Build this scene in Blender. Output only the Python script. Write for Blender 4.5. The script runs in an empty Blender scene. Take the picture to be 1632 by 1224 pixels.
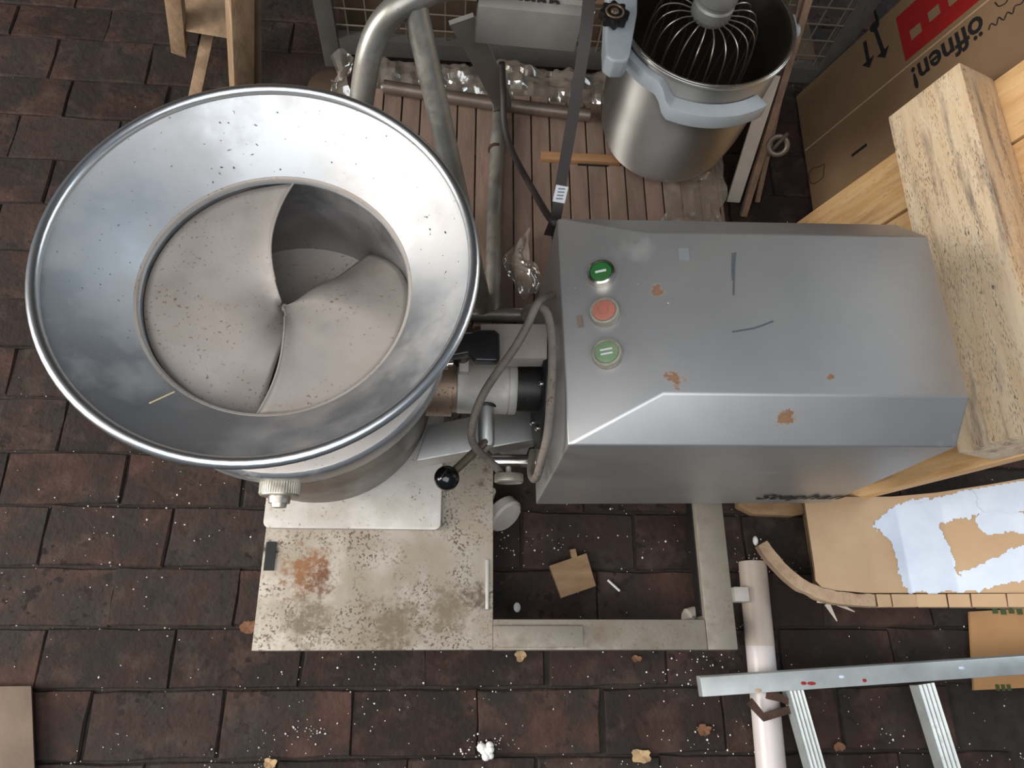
import bpy, bmesh, math, random
from mathutils import Vector, Matrix, noise as mnoise
random.seed(7)
S = bpy.context.scene
COL = S.collection
PI = math.pi
V = Vector

# ------------------------------------------------------------------ camera, light, exposure
FPX, CXP, CYP, HC = 1160.0, 816.0, 612.0, 1.55      # focal length and centre in pixels of the 1632 frame, eye height
_dn = V((-106.0, 457.0, FPX)).normalized()
_vx = V((14400.0, 0.0, FPX)); _vx.y = -(_dn.x*_vx.x + _dn.z*_vx.z)/_dn.y
_ex = _vx.normalized(); _ez = -_dn; _ey = _ez.cross(_ex)
RW = Matrix((_ex, _ey, _ez))                         # camera (x right, y down, z forward) -> world
EYE = V((0, 0, HC))
cam = bpy.data.cameras.new('camera'); camo = bpy.data.objects.new('camera', cam); COL.objects.link(camo)
cam.sensor_width = 36.0; cam.lens = FPX/1632.0*36.0; cam.clip_start = 0.02; cam.clip_end = 60
camo.matrix_world = Matrix.Translation(EYE) @ (RW @ Matrix(((1, 0, 0), (0, -1, 0), (0, 0, -1)))).to_4x4()
S.camera = camo

w = bpy.data.worlds.new('sky'); S.world = w; w.use_nodes = True
w.node_tree.nodes['Background'].inputs[0].default_value = (0.76, 0.90, 1.12, 1)
w.node_tree.nodes['Background'].inputs[1].default_value = 0.13

def area(name, loc, target, sx, sy, power, color):
    l = bpy.data.lights.new(name, 'AREA'); l.shape = 'RECTANGLE'; l.size = sx; l.size_y = sy
    l.energy = power; l.color = color
    o = bpy.data.objects.new(name, l); COL.objects.link(o); o.location = loc
    o.rotation_euler = (V(target) - V(loc)).to_track_quat('-Z', 'Y').to_euler()
    return o
area('side_window_light', (-3.2, -0.1, 1.6), (0.2, 0.35, 0.5), 1.3, 2.3, 150, (1.0, 0.96, 0.90))
area('roof_window_light', (-0.4, -0.85, 2.8), (0.1, 0.3, 0.1), 2.7, 1.9, 58, (0.97, 0.985, 1.0))

area('right_fill_light', (3.4, 1.55, 2.1), (-.3, .5, .6), 1.5, 1.3, 42, (0.78, 0.90, 1.0))  # added bluish fill from the rear right, brightens the hopper's left wall
S.view_settings.view_transform = 'Standard'; S.view_settings.look = 'None'
S.view_settings.gamma = 1.0; S.view_settings.use_curve_mapping = False
S.view_settings.exposure = 0.28

def at(px, py, h):                                    # photograph pixel + height -> point
    r = RW @ V((px - CXP, py - CYP, FPX)); t = (h - HC)/r.z
    return EYE + r*t
def atY(px, py, y):
    r = RW @ V((px - CXP, py - CYP, FPX)); return EYE + r*(y/r.y)
def atP(px, py, p0, n):
    r = RW @ V((px - CXP, py - CYP, FPX)); return EYE + r*((V(p0) - EYE).dot(n)/r.dot(n))

# ------------------------------------------------------------------ materials
def lin(c):
    return tuple(((x/255)/12.92 if x/255 <= .04045 else ((x/255 + .055)/1.055)**2.4) for x in c) + (1,)

def mat(name, col, rough=.6, metal=0.0, col2=None, scale=8.0, stretch=(1, 1, 1), lo=.35, hi=.65,
        speck=None, speck_col=(40, 34, 30), speck_scale=180.0, spots=(), bump=0.0, bump_scale=None,
        rough_var=.0, per_object=0.0, detail=6.0, dust=None, spec=.5, trans=0.0, third=None, aniso=0.0, arot=0.0, spot_k=1.15):
    m = bpy.data.materials.new(name); m.use_nodes = True
    nt = m.node_tree; N = nt.nodes; L = nt.links
    b = N['Principled BSDF']
    tc = N.new('ShaderNodeTexCoord'); mp = N.new('ShaderNodeMapping'); mp.inputs['Scale'].default_value = stretch
    L.new(tc.outputs['Object'], mp.inputs['Vector'])
    oi = N.new('ShaderNodeObjectInfo')
    vec = mp.outputs['Vector']
    if per_object:
        ad = N.new('ShaderNodeVectorMath'); ad.operation = 'MULTIPLY_ADD'
        cmb = N.new('ShaderNodeCombineXYZ')
        for i in range(3): L.new(oi.outputs['Random'], cmb.inputs[i])
        L.new(cmb.outputs[0], ad.inputs[0]); ad.inputs[1].default_value = (37, 51, 23); L.new(vec, ad.inputs[2])
        vec = ad.outputs[0]
    def nz(sc, det=detail, ro=.6):
        n = N.new('ShaderNodeTexNoise'); n.inputs['Scale'].default_value = sc
        n.inputs['Detail'].default_value = det; n.inputs['Roughness'].default_value = ro
        L.new(vec, n.inputs['Vector']); return n.outputs['Fac']
    def ramp(f, a, c):
        r = N.new('ShaderNodeMapRange'); r.clamp = True
        r.inputs['From Min'].default_value = a; r.inputs['From Max'].default_value = c
        L.new(f, r.inputs['Value']); return r.outputs['Result']
    def mix(f, c1, c2):
        x = N.new('ShaderNodeMix'); x.data_type = 'RGBA'
        if isinstance(f, float): x.inputs[0].default_value = f
        else: L.new(f, x.inputs[0])
        for s, c in ((6, c1), (7, c2)):
            if isinstance(c, tuple): x.inputs[s].default_value = c
            else: L.new(c, x.inputs[s])
        return x.outputs[2]
    def mth(op, a, c):
        x = N.new('ShaderNodeMath'); x.operation = op
        for i, v in ((0, a), (1, c)):
            if isinstance(v, (int, float)): x.inputs[i].default_value = v
            else: L.new(v, x.inputs[i])
        return x.outputs[0]
    c = lin(col); f0 = nz(scale)
    mask = None
    if col2: c = mix(ramp(f0, lo, hi), c, lin(col2))
    if third: c = mix(ramp(nz(third[1], 5), third[2], third[3]), c, lin(third[0]))
    if per_object:
        hv = N.new('ShaderNodeHueSaturation'); hv.inputs['Saturation'].default_value = 1
        L.new(mth('MULTIPLY_ADD', oi.outputs['Random'], per_object) if False else mth('ADD', mth('MULTIPLY', oi.outputs['Random'], per_object), 1 - per_object/2), hv.inputs['Value'])
        if isinstance(c, tuple): hv.inputs['Color'].default_value = c
        else: L.new(c, hv.inputs['Color'])
        c = hv.outputs['Color']
    if dust:                                            # (colour, scale, lo, hi): dry dirt lying on the metal
        f = ramp(nz(dust[1], 8, .65), dust[2], dust[3]); c = mix(f, c, lin(dust[0])); mask = f
    if speck:
        f = mth('MULTIPLY', ramp(nz(speck_scale, 2, .5), 1 - speck, 1 - speck + .04), ramp(nz(speck_scale*.07, 3), .38, .62))
        c = mix(f, c, lin(speck_col)); mask = f if mask is None else mth('MAXIMUM', mask, f)
    for (p, rad, sc) in spots:
        d = N.new('ShaderNodeVectorMath'); d.operation = 'DISTANCE'; L.new(tc.outputs['Object'], d.inputs[0]); d.inputs[1].default_value = p
        f = mth('ADD', d.outputs['Value'], mth('MULTIPLY', mth('SUBTRACT', nz(70, 8, .7), .5), rad*4.2))
        f = ramp(f, rad, rad*.1); f = mth('MULTIPLY', f, .9)
        c = mix(mth('MINIMUM', mth('MULTIPLY', f, spot_k), .92), c, lin(sc)); mask = f if mask is None else mth('MAXIMUM', mask, f)
    if isinstance(c, tuple): b.inputs['Base Color'].default_value = c
    else: L.new(c, b.inputs['Base Color'])
    b.inputs['Specular IOR Level'].default_value = spec
    if mask is not None and metal > 0:
        L.new(mth('MULTIPLY', mth('SUBTRACT', 1.0, mask), metal), b.inputs['Metallic'])
        L.new(mth('ADD', mth('MULTIPLY', mask, .9 - rough), rough), b.inputs['Roughness'])
    else:
        b.inputs['Metallic'].default_value = metal
        if rough_var:
            L.new(mth('ADD', mth('MULTIPLY', mth('SUBTRACT', nz(scale*1.7), .5), rough_var*2), rough), b.inputs['Roughness'])
        else: b.inputs['Roughness'].default_value = rough
    if bump:
        bp = N.new('ShaderNodeBump'); bp.inputs['Strength'].default_value = bump; bp.inputs['Distance'].default_value = .004
        L.new(nz(bump_scale or scale*6, 6), bp.inputs['Height']); L.new(bp.outputs[0], b.inputs['Normal'])
    if aniso:
        tg = N.new('ShaderNodeTangent'); tg.direction_type = 'RADIAL'; tg.axis = 'Z'
        b.inputs['Anisotropic'].default_value = aniso; b.inputs['Anisotropic Rotation'].default_value = arot
        L.new(tg.outputs[0], b.inputs['Tangent'])
    if trans: b.inputs['Alpha'].default_value = 1 - trans
    return m

M = {}
M['brick'] = mat('fired_brick', (52, 39, 35), .9, col2=(43, 39, 36), scale=14, lo=.38, hi=.62, per_object=.45, bump=.9, bump_scale=70, third=((72, 48, 40), 8, .5, .72), spec=.25, dust=((72, 63, 57), 16, .52, .86),
                 speck=.40, speck_col=(36, 29, 27), speck_scale=50)
M['mortar'] = mat('dirt_joint', (34, 28, 25), .95, col2=(48, 40, 34), scale=40, bump=.6)
M['steel'] = mat('dull_steel', (206, 206, 204), .45, 1, col2=(190, 191, 191), scale=5, rough_var=.1, dust=((150, 144, 136), 14, .56, .85))
M['steel_dull'] = mat('dusty_steel', (196, 194, 190), .48, 1, dust=((152, 145, 136), 9, .35, .75), speck=.28, speck_scale=160)
M['alu'] = mat('spun_aluminium', (174, 176, 178), .46, 1, col2=(162, 164, 166), scale=4, dust=((178, 168, 160), 7, .44, 1.05), speck=.30, speck_scale=160, aniso=.4)
M['alu_rim'] = mat('bright_rim', (205, 207, 207), .3, 1)
M['sheet'] = mat('dusty_sheet', (170, 163, 157), .5, .8, dust=((158, 148, 140), 10, .22, .8), speck=.36, speck_col=(110, 94, 80), speck_scale=210, third=((150, 136, 122), 7, .5, .75))
M['chrome'] = mat('worn_chrome', (200, 196, 190), .22, 1, col2=(165, 158, 148), scale=30)
M['black'] = mat('black_plastic', (22, 22, 23), .32, col2=(27, 26, 26), scale=20)
M['blackmetal'] = mat('black_metal', (28, 27, 26), .45, .3, speck=.3, speck_col=(90, 84, 78))
M['cable'] = mat('grey_cable', (112, 102, 93), .7, col2=(94, 86, 78), scale=30, speck=.4, speck_scale=260, speck_col=(70, 60, 52))
M['tube'] = mat('painted_tube', (150, 150, 146), .38, .75, col2=(128, 124, 114), scale=12, dust=((116, 106, 94), 8, .5, .8), speck=.28)
M['tube_dirty'] = mat('dirty_tube', (120, 108, 98), .45, .6, col2=(96, 84, 74), scale=14, speck=.32)
M['bronze'] = mat('stained_collar', (140, 120, 102), .5, .7, col2=(112, 95, 80), scale=18, speck=.40, speck_scale=220, speck_col=(74, 52, 38))
M['knurl'] = mat('old_knob', (190, 184, 172), .4, .8, col2=(158, 150, 136), scale=40)
M['white_plastic'] = mat('white_plastic', (198, 190, 180), .5, col2=(178, 168, 156), scale=20)
M['slat'] = mat('worn_slat', (126, 104, 91), .8, col2=(106, 87, 75), scale=7, stretch=(6, 1, 6), per_object=.28, bump=.2, speck=.3, speck_col=(64, 50, 42), speck_scale=120)
M['lath'] = mat('orange_lath', (150, 112, 78), .7, col2=(132, 96, 64), scale=8, stretch=(1, 6, 6))
M['wood_u'] = mat('pine_along_beam', (232, 210, 178), .7, col2=(220, 190, 152), scale=5, stretch=(1.2, 9, 9), per_object=.06, bump=.15,
                  speck=.43, speck_col=(104, 90, 78), speck_scale=75, third=((140, 122, 108), 4.5, .52, .72))
M['wood_v'] = mat('pine_along_board', (216, 178, 128), .65, col2=(196, 152, 100), scale=5, stretch=(9, 1.2, 9), per_object=.1, bump=.12,
                  speck=.34, speck_col=(110, 88, 66), speck_scale=50, third=((138, 108, 80), 4, .54, .78))
M['wood_old'] = mat('weathered_wood', (150, 124, 96), .8, col2=(122, 98, 74), scale=6, stretch=(7, 7, 1), per_object=.2, bump=.3, speck=.3)
M['wood_pole'] = mat('brown_pole', (128, 102, 82), .6, col2=(102, 80, 64), scale=8, stretch=(6, 6, 1), per_object=.3)
M['wood_grey'] = mat('grey_board', (116, 98, 82), .8, col2=(100, 84, 70), scale=9, bump=.2)
M['wood_tan'] = mat('tan_offcut', (152, 122, 88), .75, col2=(128, 100, 72), scale=14, stretch=(1, 4, 1), speck=.3)
M['straw'] = mat('pale_straw', (206, 186, 146), .6)
M['bowl_in'] = mat('bowl_shade_steel', (140, 132, 124), .36, 1, col2=(122, 114, 106), scale=6)  # darker copy of the bowl steel, dark reflection put into the colour
M['card'] = mat('cardboard', (134, 106, 77), .85, col2=(120, 93, 66), scale=3, bump=.08, speck=.22, speck_col=(96, 74, 54))
M['card_light'] = mat('light_cardboard', (180, 152, 120), .8, col2=(168, 138, 106), scale=6, speck=.24, speck_col=(120, 96, 74))
M['card_torn'] = mat('torn_cardboard', (176, 150, 122), .9, col2=(148, 122, 98), scale=24, bump=.7, bump_scale=90)
M['card_orange'] = mat('brown_cardboard', (178, 134, 88), .8, col2=(166, 122, 78), scale=6)
M['paint_white'] = mat('white_paint', (198, 208, 222), .5, col2=(184, 196, 212), scale=12)
M['red'] = mat('red_print', (146, 16, 14), .6, col2=(132, 14, 12), scale=10)
M['ink'] = mat('black_ink', (16, 14, 13), .7)
M['green_ink'] = mat('green_ink', (62, 74, 34), .7)
M['pvc_white'] = mat('pvc_white', (196, 186, 183), .35, col2=(186, 176, 173), scale=10, speck=.2)
M['pvc_shaded'] = mat('pvc_painted_shade', (178, 164, 150), .45, col2=(168, 152, 138), scale=10, speck=.22)  # white pipe again, with its shadow painted in
M['ladder'] = mat('ladder_alu', (180, 184, 182), .45, .5, col2=(160, 164, 162), scale=14, dust=((172, 164, 150), 20, .6, .8), spots=())
M['rust'] = mat('rusty_strap', (78, 52, 38), .8, .2, col2=(50, 36, 30), scale=40, bump=.4)
M['rust_fr'] = mat('grimy_frame', (138, 130, 118), .5, .55, dust=((108, 97, 82), 16, .4, .68), speck=.36, speck_col=(84, 74, 62), speck_scale=200)
M['enamel'] = mat('grey_enamel', (160, 168, 174), .35, col2=(148, 154, 158), scale=10, speck=.2)
M['bowl'] = mat('polished_bowl', (178, 176, 172), .45, 1, col2=(168, 166, 162), scale=6, rough_var=.03, aniso=.92, arot=.25)
M['wire'] = mat('steel_wire', (150, 146, 138), .38, .95)
M['cagewire'] = mat('cage_wire', (120, 110, 96), .5, .5)
M['cagepost'] = mat('cage_post', (98, 96, 92), .6, .4, col2=(92, 88, 82), scale=20, speck=.35)
M['dark_panel'] = mat('dark_hood', (134, 132, 126), .5, .35, col2=(118, 116, 110), scale=8, speck=.25)
M['foam'] = mat('polystyrene', (226, 224, 218), .7)
M['leaf'] = mat('dry_leaf', (124, 84, 56), .8, col2=(96, 62, 42), scale=40)
M['leaf_pale'] = mat('pale_leaf', (178, 150, 110), .8, col2=(150, 120, 86), scale=40)
M['strap'] = mat('black_strap', (44, 34, 31), .6, col2=(36, 29, 27), scale=20)
M['label'] = mat('white_label', (206, 206, 206), .5)
M['label_ink'] = mat('blue_grey_print', (98, 106, 124), .6)
M['pot_red'] = mat('red_plastic', (150, 26, 18), .45)
M['dark_sack'] = mat('blue_black_sack', (26, 30, 46), .6, col2=(18, 20, 30), scale=10)
M['crate'] = mat('old_carton', (84, 68, 54), .85, col2=(68, 54, 44), scale=7, spec=.2)
M['paper'] = mat('white_paper', (196, 186, 172), .7, col2=(176, 164, 150), scale=10)
M['wall'] = mat('dark_wall', (84, 70, 60), .9, col2=(66, 54, 48), scale=3)
M['green_btn'] = mat('green_button', (38, 108, 52), .4, col2=(54, 92, 44), scale=60)
M['pink_btn'] = mat('faded_red_button', (178, 106, 90), .5, col2=(156, 104, 88), scale=60)
M['pale_btn'] = mat('dusty_green_button', (98, 132, 92), .5, col2=(126, 140, 110), scale=60)
M['ring_grey'] = mat('rubber_ring', (150, 144, 130), .6, col2=(128, 122, 108), scale=80)

def film_mat():
    m = bpy.data.materials.new('clear_film'); m.use_nodes = True
    nt = m.node_tree; N = nt.nodes; L = nt.links; out = N['Material Output']
    N.remove(N['Principled BSDF'])
    tr = N.new('ShaderNodeBsdfTransparent'); tr.inputs[0].default_value = (.9, .88, .85, 1)
    gl = N.new('ShaderNodeBsdfGlossy'); gl.inputs['Roughness'].default_value = .12
    df = N.new('ShaderNodeBsdfDiffuse'); df.inputs[0].default_value = lin((176, 164, 150))
    m1 = N.new('ShaderNodeMixShader'); m1.inputs[0].default_value = .34
    m2 = N.new('ShaderNodeMixShader'); m2.inputs[0].default_value = .2
    L.new(tr.outputs[0], m1.inputs[1]); L.new(df.outputs[0], m1.inputs[2])
    L.new(m1.outputs[0], m2.inputs[1]); L.new(gl.outputs[0], m2.inputs[2]); L.new(m2.outputs[0], out.inputs[0])
    return m
M['film'] = film_mat()
def glass_mat():
    m = bpy.data.materials.new('clear_glass'); m.use_nodes = True
    b = m.node_tree.nodes['Principled BSDF']
    b.inputs['Transmission Weight'].default_value = 1; b.inputs['Roughness'].default_value = .02; b.inputs['IOR'].default_value = 1.45
    return m
M['glass'] = glass_mat()

# ------------------------------------------------------------------ mesh building
class MB:
    def __init__(s): s.v = []; s.f = []
    def add(s, vs, fs):
        o = len(s.v); s.v += [V(p) for p in vs]; s.f += [tuple(i + o for i in f) for f in fs]; return s
    def hexa(s, b4, t4):
        return s.add(list(b4) + list(t4), [(3, 2, 1, 0), (4, 5, 6, 7), (0, 1, 5, 4), (1, 2, 6, 5), (2, 3, 7, 6), (3, 0, 4, 7)])
    def box(s, c, size, rot=None):
        c = V(c); x, y, z = (d/2 for d in size)
        P = [V(p) for p in ((-x, -y, -z), (x, -y, -z), (x, y, -z), (-x, y, -z), (-x, -y, z), (x, -y, z), (x, y, z), (-x, y, z))]
        if rot is not None: P = [rot @ p for p in P]
        return s.hexa([c + p for p in P[:4]], [c + p for p in P[4:]])
    def prism(s, poly, off):
        n = len(poly); a = [V(p) for p in poly]; b = [p + V(off) for p in a]
        return s.add(a + b, [tuple(range(n))[::-1], tuple(range(n, 2*n))] + [(i, (i + 1) % n, n + (i + 1) % n, n + i) for i in range(n)])
    def lathe(s, prof, c=(0, 0, 0), axis=(0, 0, 1), seg=40, caps=True):
        ax = V(axis).normalized(); q = V((0, 0, 1)).rotation_difference(ax); c = V(c)
        vs = []; fs = []; n = len(prof)
        for i in range(seg):
            a = 2*PI*i/seg
            for (r, z) in prof: vs.append(c + q @ V((r*math.cos(a), r*math.sin(a), z)))
        for i in range(seg):
            j = (i + 1) % seg
            for k in range(n - 1): fs.append((i*n + k, j*n + k, j*n + k + 1, i*n + k + 1))
        if caps:
            if prof[0][0] > 1e-6: fs.append(tuple(i*n for i in range(seg))[::-1])
            if prof[-1][0] > 1e-6: fs.append(tuple(i*n + n - 1 for i in range(seg)))
        return s.add(vs, fs)
    def cyl(s, a, b, r, seg=20, r2=None):
        a = V(a); b = V(b); return s.lathe([(r, 0), (r if r2 is None else r2, (b - a).length)], a, b - a, seg)
    def torus(s, c, R, r, axis=(0, 0, 1), seg=48, k=10):
        return s.lathe([(R + r*math.cos(2*PI*i/k), r*math.sin(2*PI*i/k)) for i in range(k + 1)], c, axis, seg, False)
    def ball(s, c, r, seg=20, k=12, sq=(1, 1, 1)):
        o = len(s.v); s.lathe([(r*math.sin(PI*i/k), -r*math.cos(PI*i/k)) for i in range(k + 1)], (0, 0, 0), (0, 0, 1), seg, False)
        for i in range(o, len(s.v)): p = s.v[i]; s.v[i] = V((p.x*sq[0], p.y*sq[1], p.z*sq[2])) + V(c)
        return s
    def tube(s, pts, r, seg=12, prof=None, up=None):
        pts = [V(p) for p in pts]; n = len(pts)
        rr = r if isinstance(r, (list, tuple)) else [r]*n
        T = [(pts[min(i + 1, n - 1)] - pts[max(i - 1, 0)]).normalized() for i in range(n)]
        if up is None:
            up = V((0, 0, 1)) if abs(T[0].z) < .9 else V((1, 0, 0))
        U = (V(up) - T[0]*V(up).dot(T[0])).normalized(); vs = []; fs = []
        if prof is None: prof = [(math.cos(2*PI*j/seg), math.sin(2*PI*j/seg)) for j in range(seg)]
        k = len(prof)
        for i in range(n):
            if i: U = (U - T[i]*U.dot(T[i])).normalized()
            W = T[i].cross(U)
            for (a, b) in prof: vs.append(pts[i] + (U*a + W*b)*rr[i])
        for i in range(n - 1):
            for j in range(k):
                fs.append((i*k + j, i*k + (j + 1) % k, (i + 1)*k + (j + 1) % k, (i + 1)*k + j))
        fs.append(tuple(range(k))[::-1]); fs.append(tuple((n - 1)*k + j for j in range(k)))
        return s.add(vs, fs)
    def grid(s, fn, nu, nv):
        vs = [fn(i/nu, j/nv) for i in range(nu + 1) for j in range(nv + 1)]; k = nv + 1
        return s.add(vs, [(i*k + j, (i + 1)*k + j, (i + 1)*k + j + 1, i*k + j + 1) for i in range(nu) for j in range(nv)])

def cr(pts, n=6):                                      # Catmull-Rom through the points
    P = [V(p) for p in pts]; P = [P[0]*2 - P[1]] + P + [P[-1]*2 - P[-2]]; out = []
    for i in range(1, len(P) - 2):
        for k in range(n):
            t = k/n; a, b, c, d = P[i - 1:i + 3]
            out.append(.5*((2*b) + (c - a)*t + (2*a - 5*b + 4*c - d)*t*t + (3*b - a - 3*c + d)*t**3))
    return out + [P[-2]]

WORLD = {}
def thing(name, label, cat, loc, group=None, rot=None):
    o = bpy.data.objects.new(name, None); COL.objects.link(o)
    mw = Matrix.Translation(V(loc))
    if rot is not None: mw = mw @ rot.to_4x4()
    o.matrix_world = mw; o.empty_display_size = .05
    o['label'] = label; o['category'] = cat
    if group: o['group'] = group
    WORLD[o.name] = mw
    return o
def make(name, mb, m, parent=None, label=None, bevel=0, smooth=38, loc=None, local=False, solid=0, seg=2):
    me = bpy.data.meshes.new(name)
    if parent is not None: mw = WORLD[parent.name]
    else: mw = Matrix.Translation(V(loc) if loc is not None else V((0, 0, 0)))
    inv = mw.inverted()
    vs = mb.v if local else [inv @ p for p in mb.v]
    me.from_pydata([tuple(p) for p in vs], [], mb.f)
    bm = bmesh.new(); bm.from_mesh(me)
    bmesh.ops.remove_doubles(bm, verts=bm.verts, dist=1e-6)
    bmesh.ops.recalc_face_normals(bm, faces=bm.faces)
    if bevel:
        ed = [e for e in bm.edges if len(e.link_faces) == 2 and e.calc_face_angle(0) > math.radians(25)]
        bmesh.ops.bevel(bm, geom=ed, offset=bevel, segments=seg, profile=.6, affect='EDGES', clamp_overlap=True)
    bm.to_mesh(me); bm.free()
    if smooth:
        me.polygons.foreach_set('use_smooth', [True]*len(me.polygons)); me.set_sharp_from_angle(angle=math.radians(smooth))
    me.materials.append(M[m] if isinstance(m, str) else m)
    o = bpy.data.objects.new(name, me); COL.objects.link(o)
    if parent is not None: o.parent = parent
    else: o.location = mw.translation
    WORLD[o.name] = mw
    if solid:
        md = o.modifiers.new('thickness', 'SOLIDIFY'); md.thickness = solid; md.offset = 0
    if label: o['label'] = label
    return o
def tag(o, label, cat, group=None, kind=None):
    o['label'] = label; o['category'] = cat
    if group: o['group'] = group
    if kind: o['kind'] = kind
    return o
def copy_tree(o, parent=None):
    c = o.copy(); COL.objects.link(c); WORLD[c.name] = WORLD[o.name]
    if parent is not None: c.parent = parent; c.matrix_parent_inverse = o.matrix_parent_inverse.copy()
    for ch in list(o.children): copy_tree(ch, c)
    return c

def text_mesh(txt, size, mw, bold=0.0, shear=0.0, sx=1.0, thick=.0006, space=1.0):
    cu = bpy.data.curves.new('lettering_source', 'FONT'); cu.body = txt; cu.size = size; cu.offset = bold; cu.shear = shear
    cu.extrude = thick/2; cu.align_x = 'CENTER'; cu.align_y = 'CENTER'; cu.space_character = space; cu.resolution_u = 3
    o = bpy.data.objects.new('lettering_source', cu); COL.objects.link(o)
    dg = bpy.context.evaluated_depsgraph_get(); dg.update()
    me = bpy.data.meshes.new_from_object(o.evaluated_get(dg))
    bpy.data.objects.remove(o)
    mb = MB(); mb.add([mw @ V((p.co.x*sx, p.co.y, p.co.z)) for p in me.vertices], [tuple(f.vertices) for f in me.polygons])
    bpy.data.meshes.remove(me)
    return mb
def frame(origin, x, y):                                # matrix from an origin and two in-plane axes
    x = V(x).normalized(); y = V(y); y = (y - x*y.dot(x)).normalized(); z = x.cross(y)
    m = Matrix((x, y, z)).transposed().to_4x4(); m.translation = V(origin); return m

# ================================================================== SETTING
mb = MB(); mb.box((0.35, 0.85, -.06), (4.2, 3.6, .1)); floor = make('floor', mb, 'mortar'); floor['kind'] = 'structure'
mb = MB(); mb.box((0.35, 2.68, 1.1), (4.2, .06, 2.4)); wl = make('wall_back', mb, 'wall'); wl['kind'] = 'structure'
mb = MB(); mb.box((0.35, 1.85, 2.36), (4.2, 1.7, .08)); cl = make('shade_ceiling', mb, 'wall'); cl['kind'] = 'structure'  # unseen slab over the back only, added to keep sky light off it

rows = [-.275, -.1535, -.0315, .081, .196, .3195, .433, .552, .67, .79, .915, 1.045, 1.174, 1.306, 1.425, 1.564, 1.674, 1.79, 1.91]
offs = [-.55, -.66, -.7675, -.66, -.8165, -.678, -.83, -.957, -.85, -.96, -.84, -.99, -.86, -1.0, -1.0635, -.95, -1.05, -.93]
protos = []
for k in range(8):
    mb = MB(); L_, W_ = .1198, .0555
    j = lambda a: a + random.uniform(-.0022, .0022)
    per = [(-1, -1), (-.45, -1), (.1, -1), (.6, -1), (1, -1), (1, .1), (1, 1), (.4, 1), (-.15, 1), (-.6, 1), (-1, 1), (-1, -.1)]; n = len(per)
    c1 = [(j(x*L_), j(y*W_), -.005 - random.random()*.002) for x, y in per]
    bot = [(x, y, -.05) for x, y, z in c1]
    top = [(x*.978 + random.uniform(-.0015, .0015), y*.955 + random.uniform(-.0015, .0015), random.uniform(-.0022, .0004)) for x, y, z in c1]
    vs = bot + c1 + top
    fs = [(i, (i + 1) % n, n + (i + 1) % n, n + i) for i in range(n)] + [(n + i, n + (i + 1) % n, 2*n + (i + 1) % n, 2*n + i) for i in range(n)] + [tuple(range(2*n, 3*n))]
    mb.add(vs, fs); me = bpy.data.meshes.new('brick')
    me.from_pydata([tuple(p) for p in mb.v], [], mb.f); me.materials.append(M['brick']); protos.append(me)
nb = 0
for r in range(len(rows) - 1):
    y0, y1 = rows[r], rows[r + 1]; x = offs[r] - .2425*3
    while x < 2.0:
        xc = x + .12125; x += .2425; yc = (y0 + y1)/2
        lim = .78 + .42*(yc + .2)
        if xc < -lim - .1 or xc > .95 + .42*(yc + .25) + .08: continue
        o = bpy.data.objects.new('brick', random.choice(protos)); COL.objects.link(o); o.parent = floor
        o.location = (xc + random.uniform(-.003, .003), yc, random.uniform(-.003, 0))
        o.scale = (1, (y1 - y0 - .005)/.111, 1)
        o.rotation_euler = (random.uniform(-.006, .006), random.uniform(-.006, .006), random.uniform(-.012, .012) + (PI if random.random() < .5 else 0))
        nb += 1
print('bricks', nb)

# ================================================================== FOOD CUTTER
AX = V((-.236, .468, 0))
cut = thing('food_cutter', 'large steel food cutter with wide round hopper, sloping motor hood and push buttons', 'machine', (0.1, .34, 0))
# frame
fz, fh = .15, .045
mb = MB(); mb.box((.284, .061, fz - fh/2), (.3995, .054, fh)); fr = make('base_frame', mb, 'rust_fr', cut, bevel=.003)
mb = MB(); mb.box((.513, .345, fz - fh/2), (.058, .622, fh)); make('frame_bar', mb, 'rust_fr', fr, bevel=.003)
mb = MB(); mb.box((.284, .63, fz - fh/2), (.3995, .05, fh)); make('frame_bar', mb, 'rust_fr', fr, bevel=.003)
mb = MB(); mb.box((.4825, .345, fz - fh/2 - .006), (.002, .5, fh - .014)); make('frame_bar', mb, 'blackmetal', fr, 'thin black sheet standing in for shade on the inner side of the frame')  # thin black sheet paints shade onto the bar's inner side
plate_mat = mat('stained_plate', (166, 157, 145), .55, .4, col2=(146, 137, 124), scale=6, dust=((150, 138, 120), 12, .42, .72), speck=.44, speck_col=(88, 74, 60), speck_scale=230, third=((124, 112, 96), 6, .46, .72),
                spots=[(V((-.262, .172, .15)) - V((.1, .34, 0)), .05, (126, 84, 50)), (V((-.235, .155, .15)) - V((.1, .34, 0)), .03, (100, 64, 40)),
                       (V((.06, .34, .15)) - V((.1, .34, 0)), .012, (104, 82, 62)), (V((-.10, .075, .15)) - V((.1, .34, 0)), .055, (110, 96, 78)), (V((.0, .10, .15)) - V((.1, .34, 0)), .05, (116, 102, 82)), (V((-.25, .085, .15)) - V((.1, .34, 0)), .05, (108, 95, 77)), (V((.055, .13, .15)) - V((.1, .34, 0)), .03, (92, 78, 62)), (V((-.33, .21, .15)) - V((.1, .34, 0)), .018, (52, 44, 34)), (V((.07, .37, .15)) - V((.1, .34, 0)), .01, (104, 82, 62))])
mb = MB(); mb.hexa([(-.342, .034, fz - .04), (.0845, .035, fz - .04), (.082, .655, fz - .04), (-.342, .655, fz - .04)],
                   [(-.342, .034, fz), (.0845, .035, fz), (.082, .655, fz), (-.342, .655, fz)])
dk = make('deck_plate', mb, plate_mat, cut, 'stained flat sheet steel deck under the bowl', bevel=.0015)
mb = MB(); mb.box((-.328, .198, fz + .001), (.018, .052, .004)); make('slot_patch', mb, 'blackmetal', dk, 'dark grimy slot near the left edge')
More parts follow.
